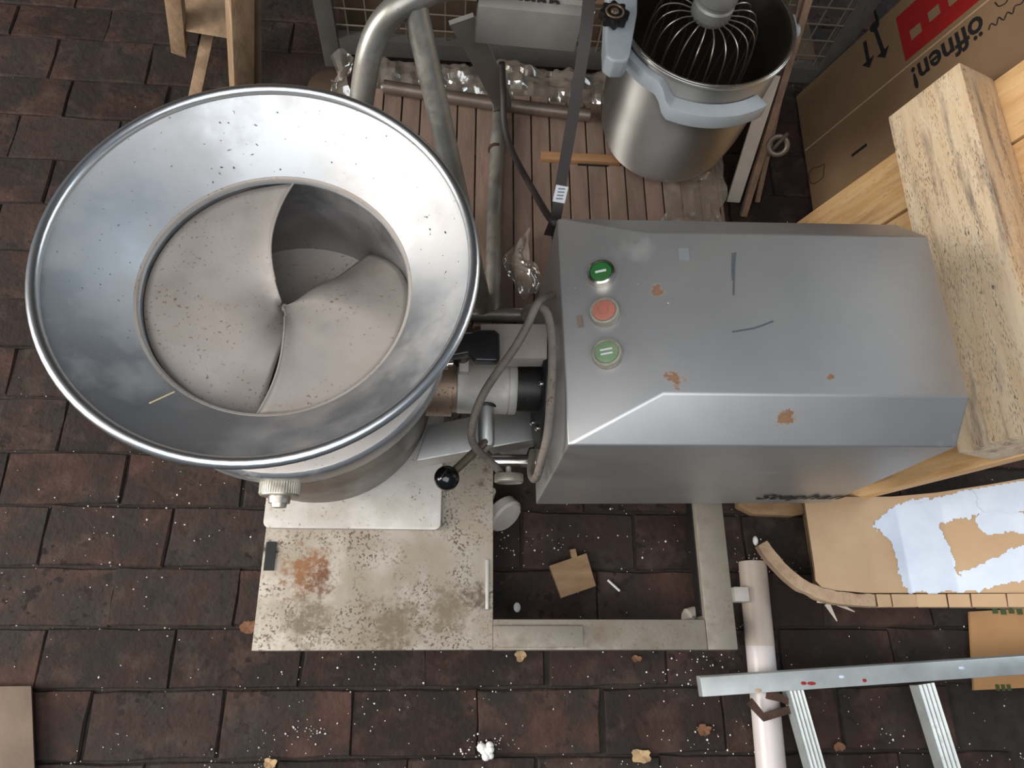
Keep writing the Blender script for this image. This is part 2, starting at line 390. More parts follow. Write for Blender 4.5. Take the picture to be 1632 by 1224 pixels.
mb = MB(); mb.box((.073, .15, fz + .0015), (.006, .09, .004)); make('hinge_strip', mb, 'steel_dull', dk, bevel=.001)
mb = MB(); mb.box((.167, .0575, fz + .004), (.165, .037, .009)); make('cover_strip', mb, 'rust_fr', cut, 'short bar lying on the front rail', bevel=.0015)
cw = []
for (cx, cy) in ((-.28, .1), (.50, .08), (.50, .6), (-.28, .58), (.112, .305)):
    mb = MB(); mb.lathe([(.012, -.014), (.034, -.014), (.039, -.009), (.039, .009), (.034, .014), (.012, .014)], (cx, cy, .039), (1, .25, 0) if not .1 < cx < .2 else (.5, -.6, .35), 28)
    wv = make('caster', mb, 'white_plastic', cut)
    if .1 < cx < .2: mb = MB(); mb.cyl((cx - .03, cy + .03, .04), (cx - .03, cy + .03, .112), .009)
    else:
        mb = MB(); mb.box((cx, cy, .085), (.036, .036, .006)); mb.box((cx - .019, cy, .062), (.003, .03, .05)); mb.box((cx + .019, cy, .062), (.003, .03, .05)); mb.cyl((cx, cy, .085), (cx, cy, .112), .01)
    make('caster_fork', mb, 'steel_dull', wv)
# foot plate and bowl
def rrect(x0, y0, x1, y1, r, z, k=5):
    out = []
    for cx, cy, a0 in ((x1 - r, y0 + r, -90), (x1 - r, y1 - r, 0), (x0 + r, y1 - r, 90), (x0 + r, y0 + r, 180)):
        for i in range(k + 1):
            a = math.radians(a0 + 90*i/k); out.append((cx + r*math.cos(a), cy + r*math.sin(a), z))
    return out
mb = MB(); mb.prism(rrect(-.345, .248, -.0165, .66, .012, fz), (0, 0, .014)); make('foot_plate', mb, mat('foot_plate_steel', (206, 201, 195), .5, .45, dust=((160, 148, 132), 5, .40, .72), speck=.33, speck_col=(110, 96, 80)), cut, 'pale rounded plate carrying the bowl', bevel=.002)
mb = MB(); mb.lathe([(.12, .164), (.12, .21)], AX, seg=40); make('bowl_foot', mb, 'steel_dull', cut)
bowl_prof = [(.0, .198), (.13, .2), (.165, .212), (.187, .235), (.195, .27), (.206, .40), (.214, .534)]
mb = MB(); mb.lathe(bowl_prof, AX, seg=64, caps=False); make('bowl', mb, mat('stained_bowl_steel', (104, 94, 87), .35, .7, col2=(62, 53, 48), scale=9, lo=.40, hi=.58, rough_var=.12), cut)
mb = MB(); mb.lathe([(.177, .5695), (.19, .573), (.2205, .5775), (.2215, .577)], AX, seg=72, caps=False)
lid = make('bowl_lid', mb, mat('lid_steel', (190, 183, 177), .45, .45, dust=((168, 156, 148), 8, .4, .8), speck=.32, speck_col=(120, 104, 96)), cut, 'dusty flat lid between bowl and hopper')
mb = MB(); mb.lathe([(.2215, .577), (.2258, .573), (.2268, .5695), (.2258, .533), (.2240, .530), (.2145, .5305)], AX, seg=72, caps=False); make('lid_skirt', mb, 'steel', lid, 'brushed rounded skirt of the lid')
# hopper: one turned shell, inside and outside
hp = [(.1765, .502), (.1765, .664), (.1785, .667), (.1805, .672), (.178, .677), (.180, .680), (.2480, .7515), (.2575, .757), (.262, .760), (.2628, .7648), (.259, .7685), (.2548, .766), (.2535, .7615),
      (.2455, .756), (.1775, .684), (.1735, .6805), (.1715, .676), (.1735, .671), (.1735, .502)]
mb = MB(); mb.lathe(hp, AX, seg=96, caps=False); hop = make('hopper', mb, 'alu', cut, 'wide flared aluminium feed hopper')
mb = MB(); mb.torus(AX + V((0, 0, .680)), .1770, .0042, seg=72, k=8); make('neck_bead', mb, 'sheet', hop, 'dirty bead round the hopper throat')
mb = MB(); mb.torus(AX + V((0, 0, .7630)), .2580, .0074, seg=96, k=10); make('rim_bead', mb, 'alu_rim', hop, 'rolled bright rim')
def blade(base, drop, t0, tend):
    mb = MB(); nu, nv = 44, 18; rm = .1722
    def pt(t, s):
        r = .004 + (rm - .004)*s
        a = base + math.radians(24)*(1 - s) + t*math.radians(178)
        lip = .007*math.exp(-t*24)*min(1, s*3)
        k = max(0, (t - t0)/(1 - t0)); ht = .668 - .010*t - drop*k**1.6*(.3 + .7*min(1, s*1.7)) - .030*(1 - min(1, s*2.0))**2
        return AX + V((r*math.cos(a), r*math.sin(a), ht + lip))
    mb.grid(lambda u, v: pt(u*(tend - .05*math.sin(PI*v)), v), nu, nv)
    return mb, [pt(0, j/20) for j in range(3, 21)]
for base, drop, t0, tend in ((PI/2 - .02, .030, .5, 1.0), (1.5*PI - .03, .20, .40, .83)):
    b_, lip = blade(base, drop, t0, tend)
    bl = make('feed_blade', b_, 'sheet', hop, 'dusty spiral feed sheet', smooth=60, solid=.002)
    mb = MB(); mb.tube([p + V((0, 0, .0005)) for p in lip], .0014, 8); make('blade_lip', mb, 'sheet', bl)
mb = MB(); mb.lathe([(0, .632), (.005, .631), (.007, .626), (.008, .51)], AX, seg=24, caps=False); make('blade_hub', mb, 'sheet', hop)
mb = MB(); mb.lathe([(0, .503), (.1735, .503), (.1735, .500), (0, .500)], AX, seg=48, caps=False); make('throat_floor', mb, 'sheet', hop)
# lid knob
kc = at(447, 778, .525)
mb = MB(); mb.lathe([(.026, -.012), (.0275, -.010), (.0275, .010), (.026, .012), (.015, .012), (.0145, .021), (.011, .021), (.010, .027), (0, .027)], kc, (0, -1, -.1), 40)
kn = make('lid_knob', mb, 'knurl', cut, 'round knurled clamping knob on the lid front')
mb = MB()
for i in range(48):
    a = 2*PI*i/48; q = V((0, 0, 1)).rotation_difference(V((0, -1, -.1)).normalized())
    mb.box(kc + q @ V((.0275*math.cos(a), .0275*math.sin(a), 0)), (.0016, .0016, .018), (q @ V((0, 0, 1))).to_track_quat('Z', 'Y').to_matrix())
make('knurling', mb, 'knurl', kn)
mb = MB(); mb.cyl(kc + V((0, .03, .002)), kc, .007); make('screw', mb, 'chrome', kn)
# coupling between bowl and motor hood
CY, CZ = .442, .418
mb = MB(); mb.cyl((-.075, CY, CZ - .006), (-.002, CY, CZ - .006), .05, 40); mb.cyl((-.002, CY, CZ - .004), (.008, CY, CZ - .004), .044, 40)
make('bearing_sleeve', mb, 'bronze', cut, 'brown stained bearing sleeve beside the bowl')
mb = MB(); mb.lathe([(.045, 0), (.0465, .0015), (.0465, .083), (.044, .0835), (.044, .0850), (.0465, .0855), (.0465, .096), (.045, .098)], (.006, CY, CZ), (1, 0, 0), 48)
col = make('shaft_collar', mb, 'steel_dull', cut, 'silver shaft collar')
mb = MB(); mb.hexa([(.008, .445, CZ + .02), (.026, .445, CZ + .02), (.026, .49, CZ + .02), (.008, .49, CZ + .02)], [(.008, .44, .485), (.024, .44, .485), (.024, .485, .485), (.008, .485, .485)])
make('collar_lug', mb, 'steel_dull', col, bevel=.002)
mb = MB(); mb.cyl((.102, CY, CZ), (.146, CY, CZ), .042, 40); make('motor_shaft_cover', mb, 'blackmetal', cut, 'black sleeve between collar and hood')
mb = MB(); mb.lathe([(.04, 0), (.095, 0), (.098, .003), (.098, .012)], (.142, CY, CZ - .02), (1, 0, 0), 48); fl = make('flange', mb, 'blackmetal', cut, 'black round motor flange')
for a in (30, 100, 170, 240, 310):
    mb = MB(); c = V((.142, CY + .07*math.cos(math.radians(a)), CZ - .02 + .07*math.sin(math.radians(a)))); mb.lathe([(.006, 0), (.006, .004), (.003, .007), (0, .007)], c + V((0.001, 0, 0)), (-1, 0, 0), 12); make('bolt', mb, 'chrome', fl)
a0, a1, a2 = at(766, 516, .5), at(872, 516, .5), at(872, 571, .5); b0 = at(766, 571, .5)
mb = MB(); mb.hexa([p - V((0, 0, .035)) for p in (b0, a2, a1, a0)], [b0, a2, a1, a0]); make('guard_box', mb, 'sheet', cut, 'speckled grey guard box over the coupling', bevel=.0015)
# clamp handle
hz = .545
def plan(pts, z): return [at(px, py, z) for px, py in pts]
hpoly = [(690, 535), (752, 530), (760, 525), (788, 525), (796, 531), (797, 570), (793, 575), (758, 574), (749, 565), (745, 562), (726, 566), (700, 572), (680, 575)]
mb = MB(); mb.prism(plan(hpoly, hz), (0, 0, -.02)); hd = make('clamp_handle', mb, 'black', cut, 'black plastic clamp lever', bevel=.004, seg=3)
mb = MB(); mb.cyl(at(713, 580, .49) - V((.006, 0, 0)), at(722, 579, .49), .0045); mb.cyl(at(702, 582, .49) - V((.004, 0, 0)), at(713, 580, .49), .009); make('clamp_pin', mb, 'chrome', hd)
mb = MB(); mb.cyl(at(740, 555, .53), at(735, 575, .46), .012); make('clamp_post', mb, 'blackmetal', hd)
# speed lever with ball
t0, t1 = at(775, 640, .43), at(775, 712, .43)
mb = MB(); mb.lathe([(.0135, 0), (.0135, (t1 - t0).length - .006), (.011, (t1 - t0).length)], t0, t1 - t0, 24); lv = make('lever_socket', mb, 'steel', cut, 'round socket of the ball lever')
mb = MB(); mb.torus(t0 + (t1 - t0)*.12, .0155, .0025, t1 - t0, 24, 8); make('socket_ring', mb, 'blackmetal', lv)
bc = at(712, 762, .45)
mb = MB(); mb.cyl(at(775, 703, .437), bc + (at(775, 703, .437) - bc)*.2, .0068, 16); make('lever_rod', mb, 'tube_dirty', lv, 'brown tarnished rod')
mb = MB(); mb.ball(bc, .0195, 32, 20); make('lever_ball', mb, mat('glossy_black_ball', (10, 10, 11), .14), lv, 'glossy black ball grip')
# adjusting bar and hand wheel
r0, r1 = at(779, 735, .40), at(852, 735, .40)
mb = MB(); mb.cyl(r0, r1, .0112, 24); mb.lathe([(.014, 0), (.014, .004)], r1 - V((.004, 0, 0)), (1, 0, 0), 24); ad = make('adjusting_bar', mb, 'chrome', cut, 'polished round bar in front of the flange')
mb = MB(); mb.cyl(at(810, 738, .4), at(811, 760, .4), .0045, 12); make('wheel_screw', mb, 'steel_dull', ad)
wc = at(811, 762, .40)
mb = MB(); mb.lathe([(.008, -.007), (.022, -.007), (.0235, -.005), (.0235, .006), (.0215, .008), (.017, .004), (.006, .004), (.006, .006), (0, .006)], wc, (0, -1, -.12), 36); make('hand_wheel', mb, 'knurl', ad, 'small ivory hand wheel')
mb = MB(); mb.tube([at(775, 722, .385), at(790, 737, .385), at(800, 748, .38)], .006, 10); make('link_rod', mb, 'tube_dirty', ad)
# sheet arm below the coupling
mb = MB(); sp = [(663, 735), (681, 678), (748, 664), (846, 648), (856, 700), (785, 713)]
mb.prism(plan(sp, .30), (0, 0, -.05)); make('support_arm', mb, 'steel', cut, 'pale sheet metal arm under the coupling', bevel=.003)
mb = MB(); mb.box((.05, .56, .2), (.06, .12, .1)); mb.box((.12, .43, .2), (.05, .08, .11)); make('arm_post', mb, 'steel_dull', cut)
# motor hood
HB = .22
b4 = [(.159, .287, HB), (.7246, .297, HB), (.7125, .6725, HB), (.154, .654, HB)]
s4 = [(.159, .287, .60), (.7246, .297, .60), (.7125, .6725, .60), (.154, .654, .60)]
t4 = [(.285, .350, .645), (.7275, .3575, .645), (.7245, .6215, .645), (.2847, .6066, .645)]
mb = MB(); mb.add(b4 + s4 + t4, [(3, 2, 1, 0), (0, 1, 5, 4), (1, 2, 6, 5), (2, 3, 7, 6), (3, 0, 4, 7), (4, 5, 9, 8), (5, 6, 10, 9), (6, 7, 11, 10), (7, 4, 8, 11), (8, 9, 10, 11)])
o_ = V((.1, .34, 0)); RUST = (124, 84, 48)
hood_mat = mat('hood_steel', (196, 194, 190), .46, .88, col2=(182, 181, 180), scale=4, rough_var=.06, dust=((150, 148, 144), 6, .60, 1.3), speck=.24, speck_col=(186, 186, 184), speck_scale=150, spot_k=2.0,
               spots=[(V((.3024, .3724, .644)) - o_, .014, RUST), (V((.4628, .3258, .626)) - o_, .016, RUST), (V((.2885, .509, .643)) - o_, .010, RUST), (V((.5282, .382, .645)) - o_, .006, RUST)])
hood = make('motor_hood', mb, hood_mat, cut, 'grey steel motor hood with chamfered top', bevel=.003, seg=3)
mb = text_mesh('Stephan', .050, frame((.640, .2935, .281), (1, .0177, 0), (0, 0, 1)), bold=.0009, shear=.3, sx=.97, space=1.06); make('brand_lettering', mb, 'ink', hood, 'black slanted lettering on the hood front')
mb = MB(); c = at(1090, 405, .6455); q = .0085
mb.box(c, (.016, .02, .0008)); make('small_sticker', mb, mat('faded_sticker', (128, 131, 132), .6, .3), hood, 'small square faded sticker')
sm = mat('scuff', (72, 76, 80), .7)
for pts in ([(1172, 402), (1170, 430), (1169, 470)], [(1168, 403), (1167, 425), (1168, 446)], [(1167, 529), (1185, 526), (1205, 522), (1232, 512)]):
    mb = MB(); mb.tube(cr([at(px, py, .6453) for px, py in pts], 4), 1, prof=[(.0003, .0012), (.0003, -.0012), (-.0003, -.0012), (-.0003, .0012)], up=(0, 0, 1)); make('scuff_mark', mb, sm, hood, 'dark scuff')
# push buttons on the sloping end
bn = V((-.045, 0, .128)).normalized()
e1 = V((.128, .012, .045)).normalized(); e2 = bn.cross(e1)
for (px, py, rc, cm, lab, kind) in ((959, 438, 'chrome', 'green_btn', 'green start button in a chrome ring', 1), (964, 499, 'ring_grey', 'pink_btn', 'faded red stop button', 0), (968, 565, 'ring_grey', 'pale_btn', 'dusty pale green second speed button', 2)):
    c = atP(px, py, V((.157, .287, .604)), bn)
    mb = MB(); rr = .0208 if kind != 1 else .0200
    mb.lathe([(rr + .001, -.006), (rr + .001, .002), (rr, .010), (rr - .0028, .0115), (rr - .0042, .009), (0, .009)], c, bn, 40)
    bt = make('push_button', mb, rc, hood, lab)
    mb = MB(); mb.lathe([(rr - .0040, .006), (rr - .0046, .0100), (rr - .008, .0108), (0, .0110)], c, bn, 32); make('button_cap', mb, cm, bt)
    mb = MB(); cc = c + bn*.0112; rt = Matrix((e1, e2, bn)).transposed()
    if kind == 1: mb.box(cc, (.016, .0034, .0012), rt)
    elif kind == 2: mb.box(cc + e2*.0032, (.017, .0024, .0012), rt); mb.box(cc - e2*.0032, (.017, .0024, .0012), rt)
    else: mb.torus(cc - bn*.0003, .0072, .0010, bn, 24, 6)
    make('button_mark', mb, 'label' if kind else 'pink_btn', bt)
mb = MB(); c = atP(924, 512, V((.157, .287, .6035)), bn); mb.box(c, (.007, .018, .0008), Matrix((e1, e2, bn)).transposed()); make('label_remnant', mb, mat('old_glue', (118, 104, 92), .8), hood, 'brown remnant of a torn label')
# cable loop
P_ = [at(838, 512, .47), at(836, 500, .53), at(845, 490, .58), at(860, 490, .60), at(872, 500, .61), at(879, 535, .61), at(880, 580, .605), at(878, 630, .60), at(873, 690, .59), at(864, 730, .56), at(856, 758, .52), at(850, 763, .47), at(846, 750, .44), at(849, 720, .41)]
mb = MB(); mb.tube(cr(P_, 5), .0062, 12); make('power_cable', mb, 'cable', cut, 'grey cable looping down beside the hood')
P_ = [at(880, 470, .56), at(862, 478, .60), at(853, 490, .612), at(840, 520, .60), at(820, 555, .585), at(795, 590, .56), at(772, 625, .54), at(757, 660, .52), at(751, 690, .50), at(757, 712, .47), at(775, 730, .43), at(795, 750, .40), at(801, 766, .375)]
mb = MB(); mb.tube(cr(P_, 5), .0062, 12); make('power_cable', mb, 'cable', cut, 'grey cable crossing in front of the collar')

# ================================================================== SLATTED PALLET
PZ = .12
pal = thing('slatted_pallet', 'low brown slatted wooden pallet on the floor behind the cutter', 'pallet', (.22, 1.05, 0))
x = -.235; i = 0
while x < .635:
    wd = .0455; xe = min(x + wd, .64)
    yf, yb = (.70, 1.345) if x < .2 else (.725, 1.335)
    mb = MB(); mb.box(((x + xe)/2, (yf + yb)/2 + random.uniform(-.004, .004), PZ - .009 + random.uniform(-.0015, .0015)), (xe - x - .003, yb - yf, .018))
    make('slat', mb, 'slat', pal, bevel=.0015, seg=1); x += wd; i += 1
for y in (.76, 1.03, 1.29):
    mb = MB(); mb.box((.2, y, .0515), (.86, .08, .099)); make('bearer', mb, 'slat', pal)
la, lb = at(862, 250, PZ + .008), at(988, 256, PZ + .008)
mb = MB(); mb.box((la + lb)/2, ((lb - la).length, .022, .015)); o = make('wooden_lath', mb, 'lath', loc=(la + lb)/2 - V((0, 0, .008)), bevel=.001)
tag(o, 'orange-brown wooden lath lying across the pallet slats', 'lath')
mb = MB(); a = at(945, 261, PZ + .002); mb.box(a, (.075, .012, .004)); mb.box(a + V((.018, .004, .001)), (.03, .012, .004)); o = make('torn_tape', mb, 'ink', loc=a); tag(o, 'black torn tape strip in front of the orange lath', 'tape')

# ================================================================== SECOND CUTTER ON ITS TUBE STAND
sc2 = thing('cutter_on_stand', 'second machine on a bent grey tube stand, dark hood with black lettering', 'machine', (.05, 1.0, PZ))
bz = PZ + .018
TR = .0205
arch = [at(640, 520, bz + .01) + V((-.12, .1, 0)), at(575, 170, .55), at(582, 120, .605), at(590, 80, .645), at(606, 42, .68), at(632, 14, .705), at(665, -4, .715), at(720, -22, .715), at(905, -30, .715)]
tops = cr(arch[1:], 5); low = arch[1] + (arch[1] - arch[2])*3.4; low.z = PZ + TR + .002
lo_pt = arch[1] + V((-.035, -.04, -.30)); foot = V((lo_pt.x - .02, lo_pt.y - .02, PZ + .02))
mb = MB(); mb.tube([foot, lo_pt] + tops, TR, 16); make('arch_tube', mb, 'tube', sc2, 'bent grey arch tube')
mb = MB(); mb.tube([at(661, 10, .705), at(770, 492, PZ + .03)], TR*.98, 16); make('leg_tube', mb, 'tube', sc2, 'sloping grey leg tube')
mb = MB(); mb.tube([at(795, 185, PZ + .022), at(788, 335, PZ + .022), at(785, 500, PZ + .022)], TR*.85, 16); lt = make('base_tube', mb, 'tube', sc2)
mb = MB(); a, b = at(790, 240, PZ + .022), at(790, 240, PZ + .022) + V((0, .008, 0)); mb.cyl(a, b, TR*.9, 16); make('tube_ring', mb, 'rust', lt)
mb = MB(); mb.tube([at(612, 138, PZ + .024), at(770, 163, PZ + .024), at(940, 184, PZ + .024)], TR*.8, 16); make('base_tube', mb, 'tube_dirty', sc2, 'brownish cross tube at the back')
mb = MB(); mb.tube([at(640, 498, PZ + .022), at(850, 503, PZ + .022)], TR*.8, 16); make('base_tube', mb, 'tube', sc2)
mb = MB(); mb.tube(cr([at(640, 30, .66), at(625, 45, .62), at(600, 60, .56), at(585, 110, .40)], 5), .008, 10); make('stay_rod', mb, 'tube', sc2)
# hood of the second machine
hy = at(766, 10, .70).y
p_tl, p_tr = atY(766, 12, hy), atY(921, 22, hy); p_bl, p_br = atY(760, 71, hy), atY(912, 89, hy)
x0, x1 = p_bl.x - .002, p_br.x + .004; zt, zb = p_tl.z, p_bl.z
mb = MB(); mb.box(((x0 + x1)/2, hy + .02, (zt + zb)/2), (x1 - x0, .04, zt - zb), Matrix.Rotation(math.radians(2), 3, 'Y')); make('lower_cover', mb, 'dark_panel', sc2, 'dark grey front cover of the hood', bevel=.002)
mb = MB(); mb.hexa([(x0 - .02, hy + .022, zt - .004), (x1 + .002, hy + .022, zt - .010), (x1 + .002, hy + .26, zt - .004), (x0 - .02, hy + .26, zt - .004)],
                   [(x0 - .02, hy + .022, zt + .15), (x1 + .002, hy + .022, zt + .15), (x1 + .002, hy + .26, zt + .15), (x0 - .02, hy + .26, zt + .15)])
h2 = make('upper_hood', mb, 'steel_dull', sc2, bevel=.004)
ca = atY(889, 3, hy + .021); cb = atY(783, -1, hy + .021)
mid = V(((ca.x + cb.x)/2 - .009, hy + .0205, ca.z - .002))
mb = text_mesh('Stephan', .040, frame(mid, (1, 0, -.03), (0, 0, 1)), bold=.0008, sx=1.06); make('brand_lettering', mb, 'ink', h2, 'black lettering at the hood edge')
mb = MB(); c = at(922, 14, zt); mb.cyl(V((x1 - .01, hy + .03, zt - .02)), V((x1 + .022, hy + .03, zt - .022)), .011, 20); mb.cyl(V((x1 - .01, hy + .03, zt + .015)), V((x1 + .02, hy + .03, zt + .013)), .011, 20); make('hinge_pin', mb, 'chrome', sc2, 'bright hinge pins at the hood edge')
mb = MB(); mb.tube([at(735, 30, .62), at(765, 85, .50), at(800, 160, .22), at(800, 175, PZ + .02)], 1, prof=[(.004, .022), (.004, -.022), (-.004, -.022), (-.004, .022)], up=(0, -1, .4)); make('flat_brace', mb, 'dark_panel', sc2, 'dark flat brace bar')
mb = MB(); mb.tube(cr([at(800, 100, .46), at(802, 150, .40), at(804, 200, .36), at(818, 245, .36), at(845, 295, .42), at(868, 335, .50), at(880, 352, .54), at(888, 362, .53)], 6), .0065, 10)
o = make('rubber_cable', mb, 'strap', loc=at(845, 295, PZ)); tag(o, 'dark rubber cable hanging from the tube stand to the motor hood', 'cable')
st = thing('black_strap', 'long black strap with a white label hanging above the pallet', 'strap', at(900, 250, PZ))
sp_ = cr([at(944, -60, .80), at(935, 40, .76), at(925, 110, .72), at(907, 220, .64), at(893, 300, .58), at(886, 345, .545), at(875, 375, .50)], 5)
mb = MB(); mb.tube(sp_, [.0095]*8 + [.009]*(len(sp_) - 8), prof=[(.12, 1), (.12, -1), (-.12, -1), (-.12, 1)], up=(0, -1, .5)); make('webbing', mb, 'strap', st)
a, b = at(896, 296, .585), at(890, 322, .565)
mb = MB(); mb.tube([a, b], .0100, prof=[(.25, 1), (.25, -1), (-.25, -1), (-.25, 1)], up=(0, -1, .5)); lb_ = make('label_band', mb, 'label', st, 'white printed label')
mb = MB()
for k in range(4):
    c = a + (b - a)*(.2 + .2*k) + V((0, -.0014, .0024)); mb.box(c, (.011, .0022, .0008), Matrix.Rotation(.6, 3, 'X'))
make('label_print', mb, 'label_ink', lb_)

# ================================================================== MIXING BOWL AND WHISK
BX = V((.489, 1.214, 0)); b0z = PZ + .002
bw = thing('mixing_bowl', 'large shiny steel mixing bowl with grey enamel carrier and star knob', 'bowl', (BX.x, BX.y, PZ))
bz_ = b0z + .004
prof = [(0, bz_), (.085, bz_ + .002), (.118, bz_ + .012), (.142, bz_ + .034), (.156, bz_ + .07), (.165, bz_ + .13), (.171, .36), (.173, .488), (.179, .492), (.1815, .499), (.178, .503), (.172, .500)]
mb = MB(); mb.lathe(prof, BX, seg=72, caps=False); make('bowl_body', mb, 'bowl', bw)
mb = MB(); mb.lathe([(.172, .500), (.168, .488), (.166, .36), (.16, bz_ + .135), (.151, bz_ + .075), (.138, bz_ + .042), (.115, bz_ + .02), (.083, bz_ + .012), (0, bz_ + .010)], BX, seg=72, caps=False); make('bowl_inside', mb, 'bowl_in', bw, 'mirror-like inside of the bowl, dark reflection put into its colour')  # inner skin of the same bowl, darkness painted in
mb = MB(); mb.torus(BX + V((0, 0, .498)), .1765, .0048, seg=72, k=8); make('rim', mb, 'chrome', bw)
def carrier():
    mb = MB(); n = 30; vs = []; fs = []
    for i in range(n + 1):
        t = i/n; a = math.radians(188 + (306 - 188)*t)
        k = min(1, max(0, (t - .40)/.10)); k = k*k*(3 - 2*k)
        zt_ = .482 - .030*k; zb_ = zt_ - .034; ro = .190 + .016*k; ri = .1735
        for (r, z) in ((ri, zb_), (ro, zb_), (ro, zt_), (ri, zt_)): vs.append(BX + V((r*math.cos(a), r*math.sin(a), z)))
    for i in range(n):
        for j in range(4): fs.append((i*4 + j, i*4 + (j + 1) % 4, i*4 + 4 + (j + 1) % 4, i*4 + 4 + j))
    fs += [(3, 2, 1, 0), tuple(n*4 + j for j in range(4))]
    mb.add(vs, fs); return mb
crr = make('bowl_carrier', carrier(), 'enamel', bw, 'grey enamel carrier band round the bowl', bevel=.003)
pa, pb = at(985, 84, .475), at(992, -60, .53)
mb = MB(); ap = [(966, 88), (978, 97), (998, 97), (1004, 88), (1016, 20), (1018, -60), (972, -60), (968, 0), (965, 60)]
mb.prism([at(px, py, .515) for px, py in ap], (0, 0, -.045)); arm = make('carrier_arm', mb, 'enamel', bw, 'grey enamel arm beside the bowl', bevel=.006, seg=3)
kc = at(979, 22, .535); mb = MB(); pr = []
for i in range(64):
    a = 2*PI*i/64; r = .026 + .0035*math.cos(8*a); pr.append(kc + V((r*math.cos(a), r*math.sin(a), -.012)))
mb.prism(pr, (0, 0, .018)); kb = make('star_knob', mb, 'blackmetal', bw, 'dark eight-lobed star knob', bevel=.002)
mb = MB(); mb.torus(kc + V((0, 0, .006)), .0165, .0022, seg=32, k=8); mb.lathe([(0, .010), (.006, .009), (.009, .005), (.009, -.01)], kc, seg=20); make('knob_ring', mb, 'bronze', kb)
a = at(1222, 178, .46)
mb = MB(); hx = BX + V((.188, -.055, 0)); 
mb.cyl(BX + V((.178, .03, .452)), BX + V((.212, .036, .452)), .014, 20); mb.box(BX + V((.19, .032, .45)), (.02, .05, .05)); make('side_lug', mb, 'enamel', bw, bevel=.002)
wk = thing('wire_whisk', 'big balloon wire whisk standing in the mixing bowl', 'whisk', (BX.x, BX.y, PZ))
mb = MB(); mb.lathe([(.026, .502), (.036, .505), (.0405, .512), (.0405, .537), (.037, .541), (.037, .547), (.0405, .551), (.041, .575), (.036, .59), (.030, .595), (.030, .64), (.022, .645), (.022, .70), (0, .705)], BX, seg=40)
make('hub', mb, mat('hub_grey', (136, 136, 134), .5, .4, col2=(120, 120, 118), scale=30), wk)
zb_ = bz_ + .014
for i in range(22):
    a = 2*PI*i/22 + .1; d = V((math.cos(a), math.sin(a), 0))
    pts = [BX + d*.037 + V((0, 0, .514)), BX + d*.068 + V((0, 0, .518)), BX + d*.095 + V((0, 0, .506)), BX + d*.108 + V((0, 0, .47)), BX + d*.112 + V((0, 0, .40)), BX + d*.105 + V((0, 0, .30)), BX + d*.075 + V((0, 0, .195)), BX + d*.03 + V((0, 0, zb_ + .012)), BX + d*.004 + V((0, 0, zb_ + .004))]
    mb = MB(); mb.tube(cr(pts, 4), .0016, 6); make('whisk_wire', mb, 'wire', wk)

# ================================================================== WIRE CAGE
cg = thing('wire_cage', 'tall wire mesh cage with grey posts behind the pallet', 'cage', (.32, 1.8, 0))
gy, gx0, gx1 = 1.535, -.345, .992
for (xx, yy) in ((gx0, gy), (gx1, gy), (gx0, 2.25), (gx1, 2.25)):
    mb = MB(); mb.box((xx, yy, .5), (.045, .035, 1.0)); make('post', mb, 'cagepost', cg, bevel=.002)
for yy in (gy, 2.25):
    mb = MB(); mb.box(((gx0 + gx1)/2, yy, .07), (gx1 - gx0 - .045, .03, .05)); make('rail', mb, 'cagepost', cg)
    mb = MB(); mb.box(((gx0 + gx1)/2, yy, .98), (gx1 - gx0 - .045, .03, .04)); make('rail', mb, 'cagepost', cg)
mb = MB(); mb.box(((gx0 + gx1)/2, (gy + 2.25)/2, .085), (gx1 - gx0 - .05, 2.25 - gy - .035, .02)); make('cage_floor', mb, 'crate', cg)
k = 0; x = gx0 + .05
while x < gx1 - .03:
    mb = MB(); mb.cyl((x, gy, .09), (x, gy, .97), .0022, 6); make('wire', mb, 'cagewire', cg); x += .05
z = .13
while z < .95:
    mb = MB(); mb.cyl((gx0 + .02, gy - .004, z), (gx1 - .02, gy - .004, z), .0022, 6); make('wire', mb, 'cagewire', cg); z += .05
# things in the cage
def carton(c, s, rz, lab, m='crate'):
    mb = MB(); mb.box(V(c) + V((0, 0, s[2]/2)), s, Matrix.Rotation(rz, 3, 'Z'))
    t = thing('carton', lab, 'box', c, 'cartons in the wire cage'); make('box_body', mb, m, t, bevel=.003)
    mb = MB(); mb.box(V(c) + V((0, 0, s[2] + .0006)), (s[0]*.98, .05, .001), Matrix.Rotation(rz, 3, 'Z')); make('tape', mb, 'card', t)
carton((.0, 1.66, .097), (.26, .17, .10), .06, 'low brown carton in the cage behind the tube stand')
carton((.36, 1.64, .097), (.30, .14, .075), -.03, 'flat brown carton in the cage behind the black strap')
carton((-.24, 1.62, .097), (.13, .10, .10), .05, 'small brown carton in the cage beside the left post')
mb = MB(); pts = []
def sack(u, v):
    a = 2*PI*u; b = PI*v; d = V((math.cos(a)*math.sin(b)*.2, math.sin(a)*math.sin(b)*.1, -math.cos(b)*.11))
    return V((.42, 1.93, .21)) + d*(1 + .25*mnoise.noise(d*14))
mb.grid(sack, 28, 16); o = make('bin_bag', mb, 'dark_sack', loc=(.42, 1.93, .1), smooth=80); tag(o, 'blue-black plastic sack inside the wire cage', 'sack')
def can(c, r, h, m, lab, cat, name):
    mb = MB(); mb.lathe([(0, 0), (r*.86, 0), (r*.88, .003), (r, h - .006), (r + .003, h - .004), (r + .003, h), (r - .003, h), (r*.86, .006), (0, .006)], c, seg=32, caps=False)
    o = make(name, mb, m, loc=c); tag(o, lab, cat)
can((-.27, 1.64, .197), .034, .19, 'pot_red', 'red plastic tub standing on the carton beside the left cage post', 'tub', 'plastic_tub')
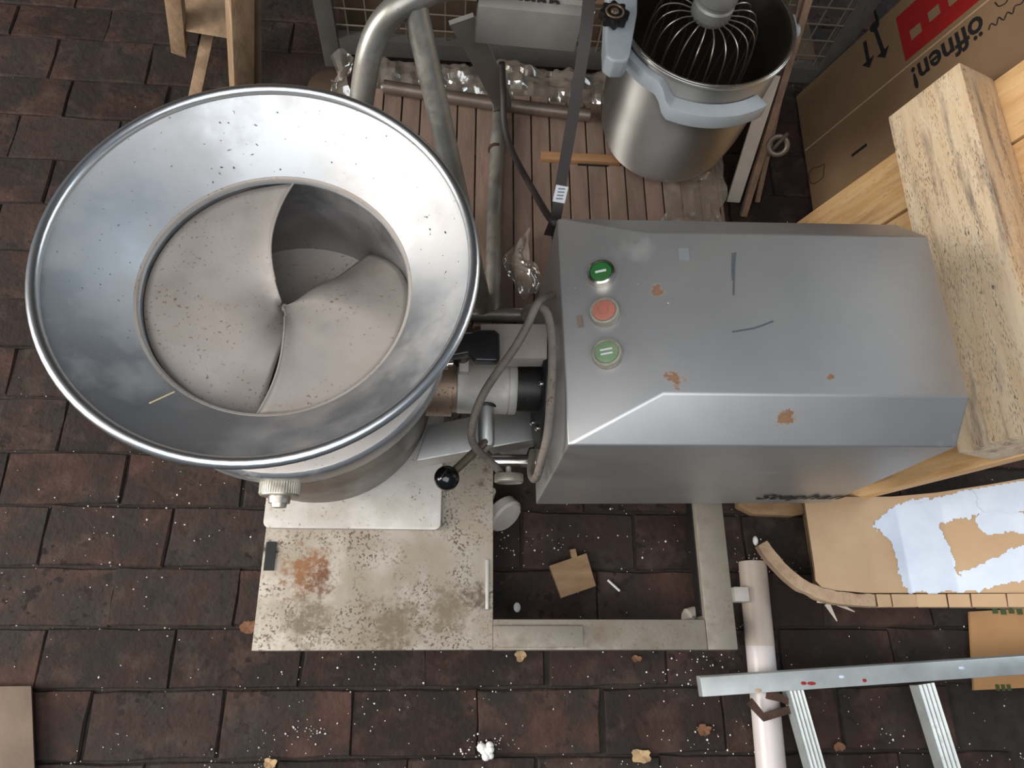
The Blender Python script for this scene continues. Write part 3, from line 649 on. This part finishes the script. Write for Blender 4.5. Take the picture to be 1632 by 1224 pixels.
gc = V((.84, 1.64, .097)); mb = MB(); mb.lathe([(0, 0), (.05, 0), (.055, .01), (.055, .16), (.03, .20), (.024, .21), (.024, .25)], gc, seg=28, caps=False); o = make('glass_bottle', mb, 'glass', loc=gc); tag(o, 'clear glass bottle in the cage near the right post', 'bottle')
def crumple(name, m, cen, ux, uy, amp, fr, nu, nv, lab, cat, seed, zoff=0, kind=None, thick=0):
    cen = V(cen); ux = V(ux); uy = V(uy)
    def fn(u, v):
        p = cen + ux*(u - .5) + uy*(v - .5); q = V((u*ux.length*fr, v*uy.length*fr, seed))
        h = mnoise.noise(q)*.6 + mnoise.noise(q*2.3)*.35 + mnoise.noise(q*5.1)*.18
        e = V((mnoise.noise(q + V((9, 0, 0))), mnoise.noise(q + V((0, 9, 0))), 0))*amp*.9
        return p + e + V((0, 0, abs(h)*amp + zoff))
    mb = MB(); mb.grid(fn, nu, nv); o = make(name, mb, m, loc=cen, smooth=35, solid=thick); tag(o, lab, cat); return o
crumple('crumpled_paper', 'paper', (.02, 1.66, .202), (.11, .01, 0), (0, .09, .02), .05, 22, 16, 14, 'crumpled white paper on the carton in the cage', 'paper', 3.3)
# plastic film along the pallet back, on the pallet and by the hood
def filmroll(u, v):
    xx = -.24 + .80*u; a = PI*v; q = V((xx*16, v*3.2, 2.2)); r = .045 + .018*mnoise.noise(q) + .012*mnoise.noise(q*2.7)
    return V((xx, 1.41 + .015*mnoise.noise(V((xx*5, 0, 0))) + r*1.25*math.cos(a), .005 + .085 + r*1.0*math.sin(a) - .02))
mb = MB(); mb.grid(filmroll, 110, 18); o = make('plastic_film_roll', mb, 'film', loc=(.15, 1.4, 0), smooth=20); tag(o, 'long crumpled roll of clear plastic film behind the pallet', 'film')
def core(u, v):
    xx = -.23 + .78*u; a = 2*PI*v; return V((xx, 1.41 + .036*math.cos(a), .038 + .036*math.sin(a)))
mb = MB(); mb.grid(core, 10, 20); o = make('cardboard_tube', mb, 'crate', loc=(.15, 1.4, 0)); tag(o, 'brown cardboard tube wrapped in clear film behind the pallet', 'tube')
crumple('plastic_sheet', 'film', at(1105, 315, PZ + .004), (.15, .02, 0), (.02, .22, 0), .022, 16, 26, 30, 'clear plastic sheet spread over the right end of the pallet', 'film', 5.1)
crumple('plastic_bag', 'film', at(836, 432, PZ + .014), (.075, .02, .03), (-.02, .14, 0), .05, 14, 24, 30, 'crumpled clear plastic bag beside the motor hood', 'bag', 8.7)
crumple('plastic_scrap', 'film', at(543, 125, .12), (.05, .02, 0), (-.01, .09, .05), .06, 20, 16, 20, 'shiny scrap of clear film near the left cage post', 'film', 1.9)
# old rounded board end beside the cage
c = at(525, 140, .10); mb = MB(); pp = [V((c.x + .055*math.cos(a), c.y + .06*math.sin(a), .0)) for a in [PI*i/12 for i in range(13)]] + [V((c.x - .055, c.y - .09, 0)), V((c.x + .055, c.y - .09, 0))]
mb.prism(pp, (0, 0, .1)); o = make('rounded_block', mb, 'crate', loc=(c.x, c.y, 0), bevel=.004); tag(o, 'brown wooden block with a rounded end behind the hopper', 'block')

# ================================================================== LEANING PALLET OF BOARDS, AND THE BIG CARTON BEHIND IT
un = V((-.041, -.999, .016)).normalized(); vn = V((.323, .002, .946)); vn = (vn - un*vn.dot(un)).normalized(); nn = un.cross(vn).normalized()
if nn.x > 0: nn = -nn
A0 = V((.8972, 1.0819, .4))
RB = Matrix((un, vn, nn)).transposed()
if RB.determinant() < 0: print('mirrored frame')
f0 = A0 - vn*(.4/.946) - nn*.096
# leaning pallet
lp = thing('leaning_pallet', 'pale wooden pallet leaning on its edge beside the motor hood', 'pallet', f0, rot=RB)
mb = MB(); mb.box((.369, .423 + .0815, .048), (.738, .163, .096)); make('beam', mb, 'wood_u', lp, 'thick dirty pine beam', bevel=.003, local=True)
yb = [(0.0, .150), (.158, .300), (.308, .452), (.460, .604), (.612, .735)]
vv0, vv1 = .012, 1.0
for k, (u0, u1) in enumerate(yb):
    mb = MB(); mb.box(((u0 + u1)/2 + .005, (vv0 + vv1)/2, -.0125), (u1 - u0, vv1 - vv0, .025)); make('board', mb, 'wood_v', lp, bevel=.0015, local=True, seg=1)
for (v_, w_) in ((.93, .13),):
    mb = MB(); mb.box((.369, v_, .048), (.738, w_, .096)); make('beam', mb, 'wood_u', lp, bevel=.003, local=True)
# big carton, leaning the same way
PB = A0 - nn*.15
cbx = thing('cardboard_box', 'big brown cardboard box with red print and black arrows leaning behind the pallet', 'box', atP(1292, 315, PB, nn), rot=RB)
inv = WORLD[cbx.name].inverted()
def onbox(px, py, lift=0.0): return inv @ (atP(px, py, PB, nn) + nn*lift)
c00 = onbox(1269, 217); c01 = onbox(1292, 315); print('box', c00, c01, [atP(px,py,PB,nn) for px,py in ((1380,50),(1395,40),(1375,60))], at(1279,167,0), at(1279,167,.05))
u0, u1 = c00.x - .128, .42; v0, v1 = .0, .95
mb = MB(); mb.box(((u0 + u1)/2, (v0 + v1)/2, -.06), (u1 - u0, v1 - v0, .12)); cb = make('box_body', mb, 'card', cbx, bevel=.004, local=True)
mb = MB(); a, b = onbox(1332, 200), onbox(1440, 104); vv = (a.y + b.y)/2
mb.box((a.x, (v0 + v1)/2, .0004), (.0035, v1 - v0 - .01, .0012)); make('fold_line', mb, 'card_light', cb, 'pale crease across the box', local=True)
def boxpoly(pts, m, name, lab=None, th=.0008):
    mb = MB(); mb.prism([onbox(*p) for p in pts], (0, 0, th)); return make(name, mb, m, cb, lab, local=True, smooth=0)
P4 = [onbox(*p) for p in ((1425, 32), (1447, 95), (1580, 0), (1560, -62))]
uu0, uu1 = P4[0].x, P4[1].x; va = (P4[0].y + P4[1].y)/2; vb = va + .42
mb = MB(); mb.box(((uu0 + uu1)/2, (va + vb)/2, .0004), (uu1 - uu0, vb - va, .0008)); rp = make('red_panel', mb, 'red', cb, 'red printed panel', local=True)
for (px, py) in ((1460, 50), (1489, 21), (1521, -4)):
    p = onbox(px, py); mb = MB(); mb.box((p.x, p.y, .0011), (.028, .028, .0006)); make('panel_square', mb, 'card', rp, local=True)
pa, pb = onbox(1466, 118), onbox(1556, 50)
um = (pa.x + pb.x)/2; vm = (pa.y + pb.y)/2; ln = abs(pb.y - pa.y)
mt = frame((um - .006, vm, .0008), (0, -1, 0), (1, 0, 0))
tm = text_mesh('öffnen!', .080, Matrix.Identity(4), bold=.0016)
xs = [p.x for p in tm.v]; sc = (ln + .035)/(max(xs) - min(xs)); cxm = (max(xs) + min(xs))/2
mb = MB(); mb.add([mt @ V(((p.x - cxm)*sc, p.y*1.05, p.z)) for p in tm.v], tm.f); make('print_lettering', mb, 'ink', cb, 'black word printed upside down', local=True)
for (a, b) in (((1378, 66), (1386, 108)), ((1394, 44), (1411, 92))):
    a, b = onbox(*a), onbox(*b); d = (b - a).normalized(); e = V((-d.y, d.x, 0)); h = .0006
    mb = MB(); mb.prism([a + e*.005, a - e*.005, b - d*.02 - e*.005, b - d*.02 + e*.005], (0, 0, h))
    mb.prism([b, b - d*.024 + e*.018, b - d*.024 - e*.018], (0, 0, h + .0002)); make('print_arrow', mb, 'ink', cb, 'black arrow pointing up the box', local=True)
p = onbox(1394, 42); mb = MB(); mb.lathe([(.014, 0), (.014, .0007)], p, seg=20); make('print_dot', mb, 'ink', cb, local=True)
def scrib(pts, r=.0013): 
    mb = MB(); mb.tube(cr([onbox(*p) + V((0, 0, .0008)) for p in pts], 5), r, 6); return mb
make('handwriting', scrib([(1576, 48), (1580, 38), (1588, 40), (1592, 28), (1600, 32), (1606, 20), (1614, 22), (1618, 10), (1628, 6), (1634, -4)]), 'ink', cb, local=True)
make('handwriting', scrib([(1586, 4), (1592, 10), (1602, 6), (1608, -2), (1618, -6)]), 'ink', cb, local=True)
make('print_outline', scrib([(1289, 278), (1296, 268), (1306, 266), (1314, 262), (1313, 272), (1312, 282), (1303, 290), (1293, 292), (1289, 278)], .0008), 'ink', cb, 'small outlined symbol near the corner', local=True)
mb = MB(); a, b = onbox(1357, 246), onbox(1382, 233); d = b - a; mb.box((a + b)/2 + V((0, 0, .0006)), (.008, abs(d.y), .0006)); make('print_line', mb, 'ink', cb, local=True)

# wooden poles and splinter leaning beside the bowl
def plank(name, a, b, wd, th, m, lab, cat, group=None, up=(0, -1, .3)):
    mb = MB(); mb.tube([a, b], 1, prof=[(th/2, wd/2), (th/2, -wd/2), (-th/2, -wd/2), (-th/2, wd/2)], up=up)
    o = make(name, mb, m, loc=b, bevel=.001, seg=1); tag(o, lab, cat, group); return o
plank('wooden_batten', at(1306, -60, .44), at(1184, 345, .012), .018, .012, 'wood_pole', 'brown wooden batten leaning against the bowl, front one of the pair', 'batten', 'battens leaning beside the bowl')
plank('wooden_batten', at(1292, -70, .44), at(1206, 322, .012), .014, .010, 'wood_pole', 'thin brown wooden batten behind the front batten beside the bowl', 'batten', 'battens leaning beside the bowl')
plank('grey_splint', at(1232, 120, .30), at(1168, 322, .012), .036, .006, 'paper', 'pale grey splintered strip leaning in front of the battens', 'strip')
c = at(1240, 232, .26); mb = MB(); mb.torus(c, .02, .006, (-.4, -.7, .6), 24, 8); mb.cyl(c + V((-.01, 0, -.035)), c + V((.004, .0, .04)), .004)
o = make('steel_shackle', mb, 'tube_dirty', loc=c); tag(o, 'small steel ring fitting on the brown battens', 'fitting')

# ================================================================== TRESTLE AT THE TOP LEFT
tr = thing('wooden_trestle', 'old wooden trestle with splayed legs standing behind the hopper', 'trestle', (-.66, 1.46, 0))
def bar(a, b, wd, th, up): 
    mb = MB(); mb.tube([a, b], 1, prof=[(th/2, wd/2), (th/2, -wd/2), (-th/2, -wd/2), (-th/2, wd/2)], up=up); return mb
yt = 1.36
fl_t, fl_b = at(268, -60, .30), at(286, 80, .10)
fl_b = at(287, 80, .08); fl_t = at(272, -60, .42)
make('batten', bar(fl_t, fl_b, .036, .03, (0, -1, .2)), 'wood_old', tr, bevel=.002)
q1, q2, q3, q4 = at(296, 50, .19), at(366, 62, .18), at(366, -60, .28), at(290, -60, .28)
mb = MB(); dv = V((.0, .018, .006)); mb.hexa([q1 + dv, q2 + dv, q2, q1], [q4 + dv, q3 + dv, q3, q4]); make('apron_board', mb, 'wood_old', tr, bevel=.001)
make('leg', bar(at(335, 40, .13), at(300, 205, .0), .028, .026, (0, -1, .2)), 'wood_old', tr, bevel=.002)
pr_t, pr_b = at(380, -60, .50), at(386, 170, .0)
make('leg', bar(pr_t, pr_b, .048, .045, (.5, -1, .2)), 'wood_old', tr, bevel=.002)
make('side_board', bar(at(404, -60, .48), at(409, 170, .0), .026, .012, (.2, -1, .2)), 'wood_grey', tr, bevel=.001)
make('leg', bar(at(300, -90, .40), at(250, -60, .0), .03, .03, (0, -1, .2)), 'wood_old', tr, bevel=.002)
make('top_beam', bar(at(240, -110, .50), at(440, -100, .50), .07, .05, (0, 0, 1)), 'wood_old', tr, bevel=.002)

# ================================================================== PAINTED CARDBOARD SLAB
sl = thing('painted_slab', 'thick tan cardboard slab with smeared white paint and a torn edge', 'slab', (1.0, .24, 0))
ST = .10; yb_ = .338
ZS = [(.0, .10), (.86, .10), (.93, .108), (1.0, .150), (1.06, .225), (1.12, .32), (1.2, .46), (3, 3.6)]
def zs(x):                                             # the sheet lies flat on the left and bends up against the pallet
    for (xa, za), (xb, zb2) in zip(ZS, ZS[1:]):
        if x <= xb: return za + (zb2 - za)*(x - xa)/(xb - xa)
def onslab(px, py, lift=0.0):
    lo, hi = .0, 1.0
    for _ in range(26):
        m_ = (lo + hi)/2; p = at(px, py, m_)
        if m_ > zs(p.x): hi = m_
        else: lo = m_
    return at(px, py, (lo + hi)/2) + V((0, 0, lift))
fe = [onslab(px, py) for px, py in [(1298, 905), (1300, 925), (1309, 936), (1330, 941), (1360, 943)] + [(1380 + 6*i, 945) for i in range(53)]]
mb = MB()
vs = []
for p in fe: vs += [p, V((p.x, yb_, p.z)), V((p.x + .012, yb_, p.z - .03)), V((p.x + .012, p.y, p.z - .03))]
fs = []
for i in range(len(fe) - 1):
    for q in range(4): fs.append((i*4 + q, i*4 + (q + 1) % 4, i*4 + 4 + (q + 1) % 4, i*4 + 4 + q))
fs += [(3, 2, 1, 0), tuple(4*(len(fe) - 1) + q for q in range(4))]
mb.add(vs, fs); make('board', mb, 'card_light', sl, smooth=30)
mb = MB(); mb.box((.90, .235, .033), (.24, .18, .066)); mb.box((1.08, .235, .06), (.06, .18, .12)); make('under_block', mb, 'card', sl, bevel=.003)
tornp = cr([at(1212, 866, .085), at(1232, 893, .085), at(1258, 920, .088), at(1285, 938, .092), at(1315, 949, .095), at(1345, 955, .096), at(1392, 958, .096)], 5)
ptrn = [V((p.x + .002*mnoise.noise(p*60), p.y + .002*mnoise.noise(p*60 + V((5, 0, 0))), p.z)) for p in tornp]
mb = MB(); mb.tube(ptrn, [.012 + .0018*mnoise.noise(p*45) for p in ptrn], prof=[(.8, 1), (.8, -1), (-.9, -1.0), (-.9, 1)], up=(0, 0, 1)); make('torn_strip', mb, 'card_torn', sl, 'torn edge strip curling away', bevel=.001, seg=1)
segs = [1396, 1420, 1462, 1512, 1552, 1610, 1690]
for i in range(len(segs) - 1):
    a, b = onslab(segs[i] + 1, 957.5, -.004), onslab(segs[i + 1] - 1, 957.5, -.004); m_ = onslab((segs[i] + segs[i + 1])/2, 957.5, -.004)
    mb = MB(); mb.tube([a, m_, b], .0125, prof=[(.8, 1), (.8, -1), (-.9, -1.0), (-.9, 1)], up=(0, 0, 1)); make('edge_lip', mb, 'card_light', sl, bevel=.001, seg=1)
for (a, b, wd) in (((1302, 955), (1395, 968), .007), ((1318, 962), (1334, 990), .006), ((1330, 960), (1362, 975), .005)):
    mb = MB(); mb.tube([at(a[0], a[1], .085), at(b[0], b[1], .08)], [wd, .001], prof=[(.12, 1), (.12, -1), (-.12, -1), (-.12, 1)], up=(0, 0, 1)); make('paper_shred', mb, 'paper', sl, 'white paper shred')
def smear(pts, seed):                                   # a skin of paint following the sheet
    pts = [V((p[0], p[1], 0)) for p in pts]; n = len(pts); stp = 2.0
    def inside(x, y):
        q = V((x*.05, y*.05, seed)); q2 = q*3.1
        x += 6*mnoise.noise(q) + 3*mnoise.noise(q2); y += 6*mnoise.noise(q + V((7, 3, 0))) + 3*mnoise.noise(q2 + V((7, 3, 0)))
        c = False; j = n - 1
        for i in range(n):
            a, b = pts[i], pts[j]
            if (a.y > y) != (b.y > y) and x < (b.x - a.x)*(y - a.y)/(b.y - a.y) + a.x: c = not c
            j = i
        return c
    x0 = min(p.x for p in pts) - 9; y0 = min(p.y for p in pts) - 9; nx = int((max(p.x for p in pts) + 9 - x0)/stp); ny = int((max(p.y for p in pts) + 9 - y0)/stp)
    idx = {}; vs = []; fs = []
    def vert(i, k):
        if (i, k) not in idx:
            p = onslab(x0 + i*stp, y0 + k*stp, .0011 + .0005*(seed % 5)); idx[(i, k)] = len(vs); vs.append(p)
        return idx[(i, k)]
    for i in range(nx):
        for k in range(ny):
            if inside(x0 + (i + .5)*stp, y0 + (k + .5)*stp):
                p = onslab(x0 + (i + .5)*stp, y0 + (k + .5)*stp)
                if p.y < yb_ - .004 and p.y > fe[-1].y - .05: fs.append((vert(i, k), vert(i + 1, k), vert(i + 1, k + 1), vert(i, k + 1)))
    mb = MB(); mb.add(vs, fs); return mb
for k, pts in enumerate([[(1393, 836), (1410, 818), (1436, 803), (1480, 792), (1526, 914), (1560, 941), (1455, 946), (1436, 932), (1424, 868)],
                         [(1462, 800), (1548, 780), (1562, 818), (1494, 836)],
                         [(1526, 914), (1632, 868), (1672, 846), (1672, 905), (1632, 924), (1556, 943)],
                         [(1546, 782), (1632, 748), (1672, 736), (1672, 800), (1640, 812), (1562, 828)],
                         [(1560, 818), (1640, 816), (1672, 808), (1672, 836), (1640, 850), (1566, 852), (1552, 830)]]):
    make('paint_smear', smear(pts, k*3.1 + 1), 'paint_white', sl, 'bluish white smeared paint', smooth=60)
# flat cardboard on the floor
mb = MB(); pp = [at(1544, 975, .004), at(1551, 1100, .004), at(1720, 1092, .004), at(1720, 965, .004)]
mb.prism([V((p.x, p.y, .001)) for p in pp], (0, 0, .006)); cf = make('cardboard_sheet', mb, 'card_orange', loc=(pp[0] + pp[2])/2 - V((0, 0, .004))); tag(cf, 'flat brown cardboard sheet on the bricks under the ladder', 'cardboard')
mb = MB()
for k in range(6): a = at(1586 + 13*k, 974, .0078); mb.box(a, (.012, .014 if k % 2 else .010, .0012))
for k in range(3): a = at(1590 + 9*k, 1096, .0078); mb.box(a, (.008, .012, .0012))
make('green_print', mb, 'green_ink', cf)
mb = MB(); mb.torus(at(1582, 1055, .0078), .010, .0008, seg=24, k=6); make('stamp_mark', mb, 'green_ink', cf)

a, b = at(1172, 806, .02), at(1302, 806, .02)
mb = MB(); pp = [at(1176, 808, .02), at(1200, 820, .02), at(1262, 823, .02), at(1306, 814, .02)]
mb.prism([V((p.x, p.y, .001)) for p in pp] + [V((pp[-1].x, .46, .001)), V((pp[0].x, .46, .001))], (0, 0, .024)); o = make('scrap_plank', mb, 'wood_tan', loc=(pp[1].x, pp[1].y, .001), bevel=.003); tag(o, 'rough tan plank end on the floor peeking out under the motor hood', 'plank')
# ================================================================== PIPE, LADDER, STRAP
pv = thing('pvc_pipe', 'white plastic drain pipe, upper end in painted shade, lying beside the frame', 'pipe', at(1215, 1050, 0))
pr0, pr1 = at(1199, 896, .030), at(1236, 1300, .030); PR = .0285
psp = at(1216, 1030, .03); t_ = (psp.y - pr0.y)/(pr1.y - pr0.y); pm = pr0.lerp(pr1, t_)
def pipe(a, b, r, m, name, lab=None):
    d = (b - a).length; mb = MB(); mb.lathe([(r - .003, .0), (r, .0), (r, d), (r - .003, d), (r - .003, 0)], a, b - a, 36, False); return make(name, mb, m, pv, lab)
pipe(pr0, pm, PR, 'pvc_shaded', 'shaded_end', 'upper end, shadow put into the colour'); pipe(pm, pr1, PR - .0004, 'pvc_white', 'pipe_barrel')  # shadow over the upper pipe is put into its colour
c = at(1178, 948, .045); mb = MB(); mb.box(c, (.032, .03, .03)); make('pipe_clip', mb, 'white_plastic', pv, bevel=.004)
ld = thing('aluminium_ladder', 'paint-spattered aluminium ladder lying across the white pipe', 'ladder', at(1380, 1130, 0))
LZ = .085
la, lb = at(1116, 1096, LZ), at(1760, 1052, LZ)
dl = (lb - la).normalized(); dw = V((0, 0, 1)).cross(dl)
mb = MB(); mb.tube([la, lb], 1, prof=[(.008, .016), (.008, -.018), (.002, -.021), (-.016, -.021), (-.016, .016)], up=(0, 0, 1)); rl = make('side_rail', mb, 'ladder', ld, bevel=.0015)
for k, (px, col_) in enumerate(((1270, 'red'), (1282, 'red'), (1364, 'red'), (1200, 'card_light'), (1330, 'paint_white'), (1520, 'paint_white'))):
    p = la.lerp(lb, (px - 1116)/(1760 - 1116)) + V((0, random.uniform(-.012, .012), .0085)); mb = MB(); mb.ball(p, .004, 10, 6, (random.uniform(1, 2.4), .8, .25)); make('paint_spot', mb, col_, rl)
gy_ = []
for (a, b, wd) in (((1262, 1098), (1316, 1290), .031), ((1468, 1090), (1530, 1290), .036)):
    p, q = at(a[0], a[1], LZ - .012), at(b[0], b[1], LZ - .012)
    prof = []
    for j in range(9):
        yj = wd/2 - wd*j/8; prof.append((.012 + (.003 if j % 2 == 0 else 0), yj))
    prof += [(-.012, -wd/2), (-.012, wd/2)]
    mb = MB(); mb.tube([p, q], 1, prof=prof, up=(0, 0, 1)); make('rung', mb, 'ladder', ld, 'ridged aluminium rung')
rla = at(1116, 1330, LZ); mb = MB(); mb.tube([la + V((.03, -.30, 0)), lb + V((.03, -.30, 0))], 1, prof=[(.008, .016), (.008, -.018), (.002, -.021), (-.016, -.021), (-.016, .016)], up=(0, 0, 1)); make('side_rail', mb, 'ladder', ld, bevel=.0015)
zs = .07
sp3 = [at(1194, 1117, zs), at(1217, 1143, zs), at(1268, 1128, zs + .002), at(1245, 1112, zs + .01), at(1222, 1107, zs + .012)]
mb = MB(); mb.tube(sp3, 1, prof=[(.003, .0075), (.003, -.0075), (-.003, -.0075), (-.003, .0075)], up=(0, 0, 1)); o = make('rusty_hook', mb, 'rust', loc=at(1230, 1125, .06)); tag(o, 'rusty bent metal strap lying over the white pipe', 'bracket')

# ================================================================== SMALL THINGS ON THE FLOOR
mb = MB(); mb.hexa([at(-60, 1095, .004), at(-60, 1300, .004), at(60, 1300, .004), at(52, 1094, .004)][::-1], [at(-60, 1094, .02), at(-60, 1300, .02), at(58, 1300, .02), at(50, 1093, .02)][::-1])
o = make('loose_board', mb, 'wood_grey', loc=at(20, 1170, .004), bevel=.002); tag(o, 'greyish-brown board on the bricks in the lower left corner', 'board')
wb = thing('wood_offcut', 'small square wooden offcut on the floor inside the steel frame', 'offcut', at(912, 917, 0))
mb = MB(); mb.prism([at(px, py, .004) for px, py in ((874, 903), (933, 883), (948, 935), (893, 954))], (0, 0, .014)); make('block', mb, 'wood_tan', wb, bevel=.001)
mb = MB(); mb.box(at(914, 884, .012), (.012, .022, .010), Matrix.Rotation(.2, 3, 'Z')); make('splinter', mb, 'wood_tan', wb)
def flake(name, px, py, r, m, lab, cat, seed, z=.006, curl=.35):
    c = at(px, py, z); mb = MB(); n = 18
    rim = []
    for i in range(n):
        a = 2*PI*i/n; rr = r*(1 + .5*mnoise.noise(V((math.cos(a)*1.7, math.sin(a)*1.7, seed)))); rim.append(c + V((rr*math.cos(a), rr*.75*math.sin(a), curl*r*(.5 + mnoise.noise(V((math.cos(a), math.sin(a), seed + 4)))))))
    mb.add([c] + rim, [(0, 1 + i, 1 + (i + 1) % n) for i in range(n)]); o = make(name, mb, m, loc=c, smooth=0, solid=.001); tag(o, lab, cat)
flake('dry_leaf', 396, 1000, .016, 'leaf', 'dry reddish leaf beside the left corner of the deck plate', 'leaf', 1.1, .01)
flake('dry_leaf', 1122, 1163, .013, 'leaf', 'dry brown leaf on the bricks left of the white pipe', 'leaf', 2.1, .008)
flake('dry_leaf', 1336, 1190, .012, 'leaf', 'dry leaf between the two ladder rungs', 'leaf', 3.7, .008)
flake('dry_leaf', 830, 1045, .013, 'leaf_pale', 'pale leaf fragment just in front of the steel frame', 'leaf', 5.7, .008)
flake('dry_leaf', 1022, 1204, .018, 'leaf_pale', 'pale curled leaf on the bricks at the lower edge', 'leaf', 7.3, .008)
flake('dry_leaf', 1014, 1050, .009, 'leaf', 'small red-brown leaf in front of the right end of the frame', 'leaf', 9.1, .007)
flake('dry_leaf', 430, 1216, .012, 'leaf_pale', 'pale leaf near the bottom edge left of the foam lump', 'leaf', 11.2, .008)
c = at(772, 1198, .012); mb = MB(); 
for k in range(9): mb.ball(c + V((random.uniform(-.012, .012), random.uniform(-.010, .010), random.uniform(-.004, .003))), random.uniform(.005, .010), 10, 7)
mb2 = make('foam_lump', mb, 'foam', loc=c - V((0, 0, .012)), smooth=80); tag(mb2, 'broken lump of white polystyrene on the bricks', 'foam')
c = at(1204, 862, .07); mb = MB(); mb.ball(c, .008, 10, 7, (.7, 1.3, .8)); o = make('foam_chip', mb, 'foam', sl, 'white foam chip stuck on the torn tip')
c = at(978, 934, .006); mb = MB(); mb.tube([c + V((-.012, .012, 0)), c + V((.012, -.010, .001))], .0025, 6); o = make('foam_stick', mb, 'foam', loc=c); tag(o, 'small white stick beside the wooden offcut', 'stick')
c = at(824, 968, .004); mb = MB(); mb.ball(c + V((0, 0, .002)), .009, 12, 6, (.8, 1.1, .45)); o = make('white_chip', mb, 'foam', loc=c); tag(o, 'white chip on the dark floor inside the frame', 'chip')
# straw lying in the hopper
c0, c1 = at(240, 644, .742), at(280, 627, .722); mb = MB(); mb.tube([c0 + V((0, 0, .003)), c1 + V((0, 0, .005))], .0009, 6); o = make('straw', mb, 'straw', loc=c0); tag(o, 'thin dry straw lying in the flare of the hopper', 'straw')
# polystyrene beads and dust crumbs: uncountable
mb = MB(); rng = random.Random(11)
octa = [(1, 0, 0), (-1, 0, 0), (0, 1, 0), (0, -1, 0), (0, 0, 1), (0, 0, -1)]; of = [(0, 2, 4), (2, 1, 4), (1, 3, 4), (3, 0, 4), (2, 0, 5), (1, 2, 5), (3, 1, 5), (0, 3, 5)]
def crumb(p, r): mb.add([V(p) + V(q)*r*rng.uniform(.6, 1.2) for q in octa], of)
spots_ = [(771, 1190, 30, 40), (490, 1165, 25, 26), (300, 720, 60, 20), (200, 810, 120, 40), (150, 912, 100, 14), (520, 1096, 160, 26), (620, 1090, 120, 30), (1100, 1070, 60, 40), (1120, 1180, 40, 20), (1190, 890, 20, 20), (820, 880, 40, 26), (1020, 860, 70, 16), (1350, 1120, 120, 24), (860, 850, 60, 16), (1480, 1175, 60, 16), (430, 1190, 60, 18)]
for (px, py, sp, n) in spots_:
    for _ in range(n): crumb(at(rng.gauss(px, sp), rng.gauss(py, sp*.35), .002), rng.choice((.0010, .0013, .0016, .0024)))
for _ in range(400): crumb(at(rng.uniform(0, 1632), 1224 - 1100*rng.random()**1.6, .0015), rng.choice((.0008, .0010, .0013, .0018)))
for yv in rows[1:8]:
    for _ in range(18): crumb(V((rng.uniform(-.95, 1.15), yv + rng.gauss(0, .003), .0)), rng.choice((.0009, .0012, .0018)))
o = make('foam_crumbs', mb, 'foam', smooth=0); tag(o, 'scattered white polystyrene beads and crumbs over the brick floor', 'crumbs', kind='stuff')
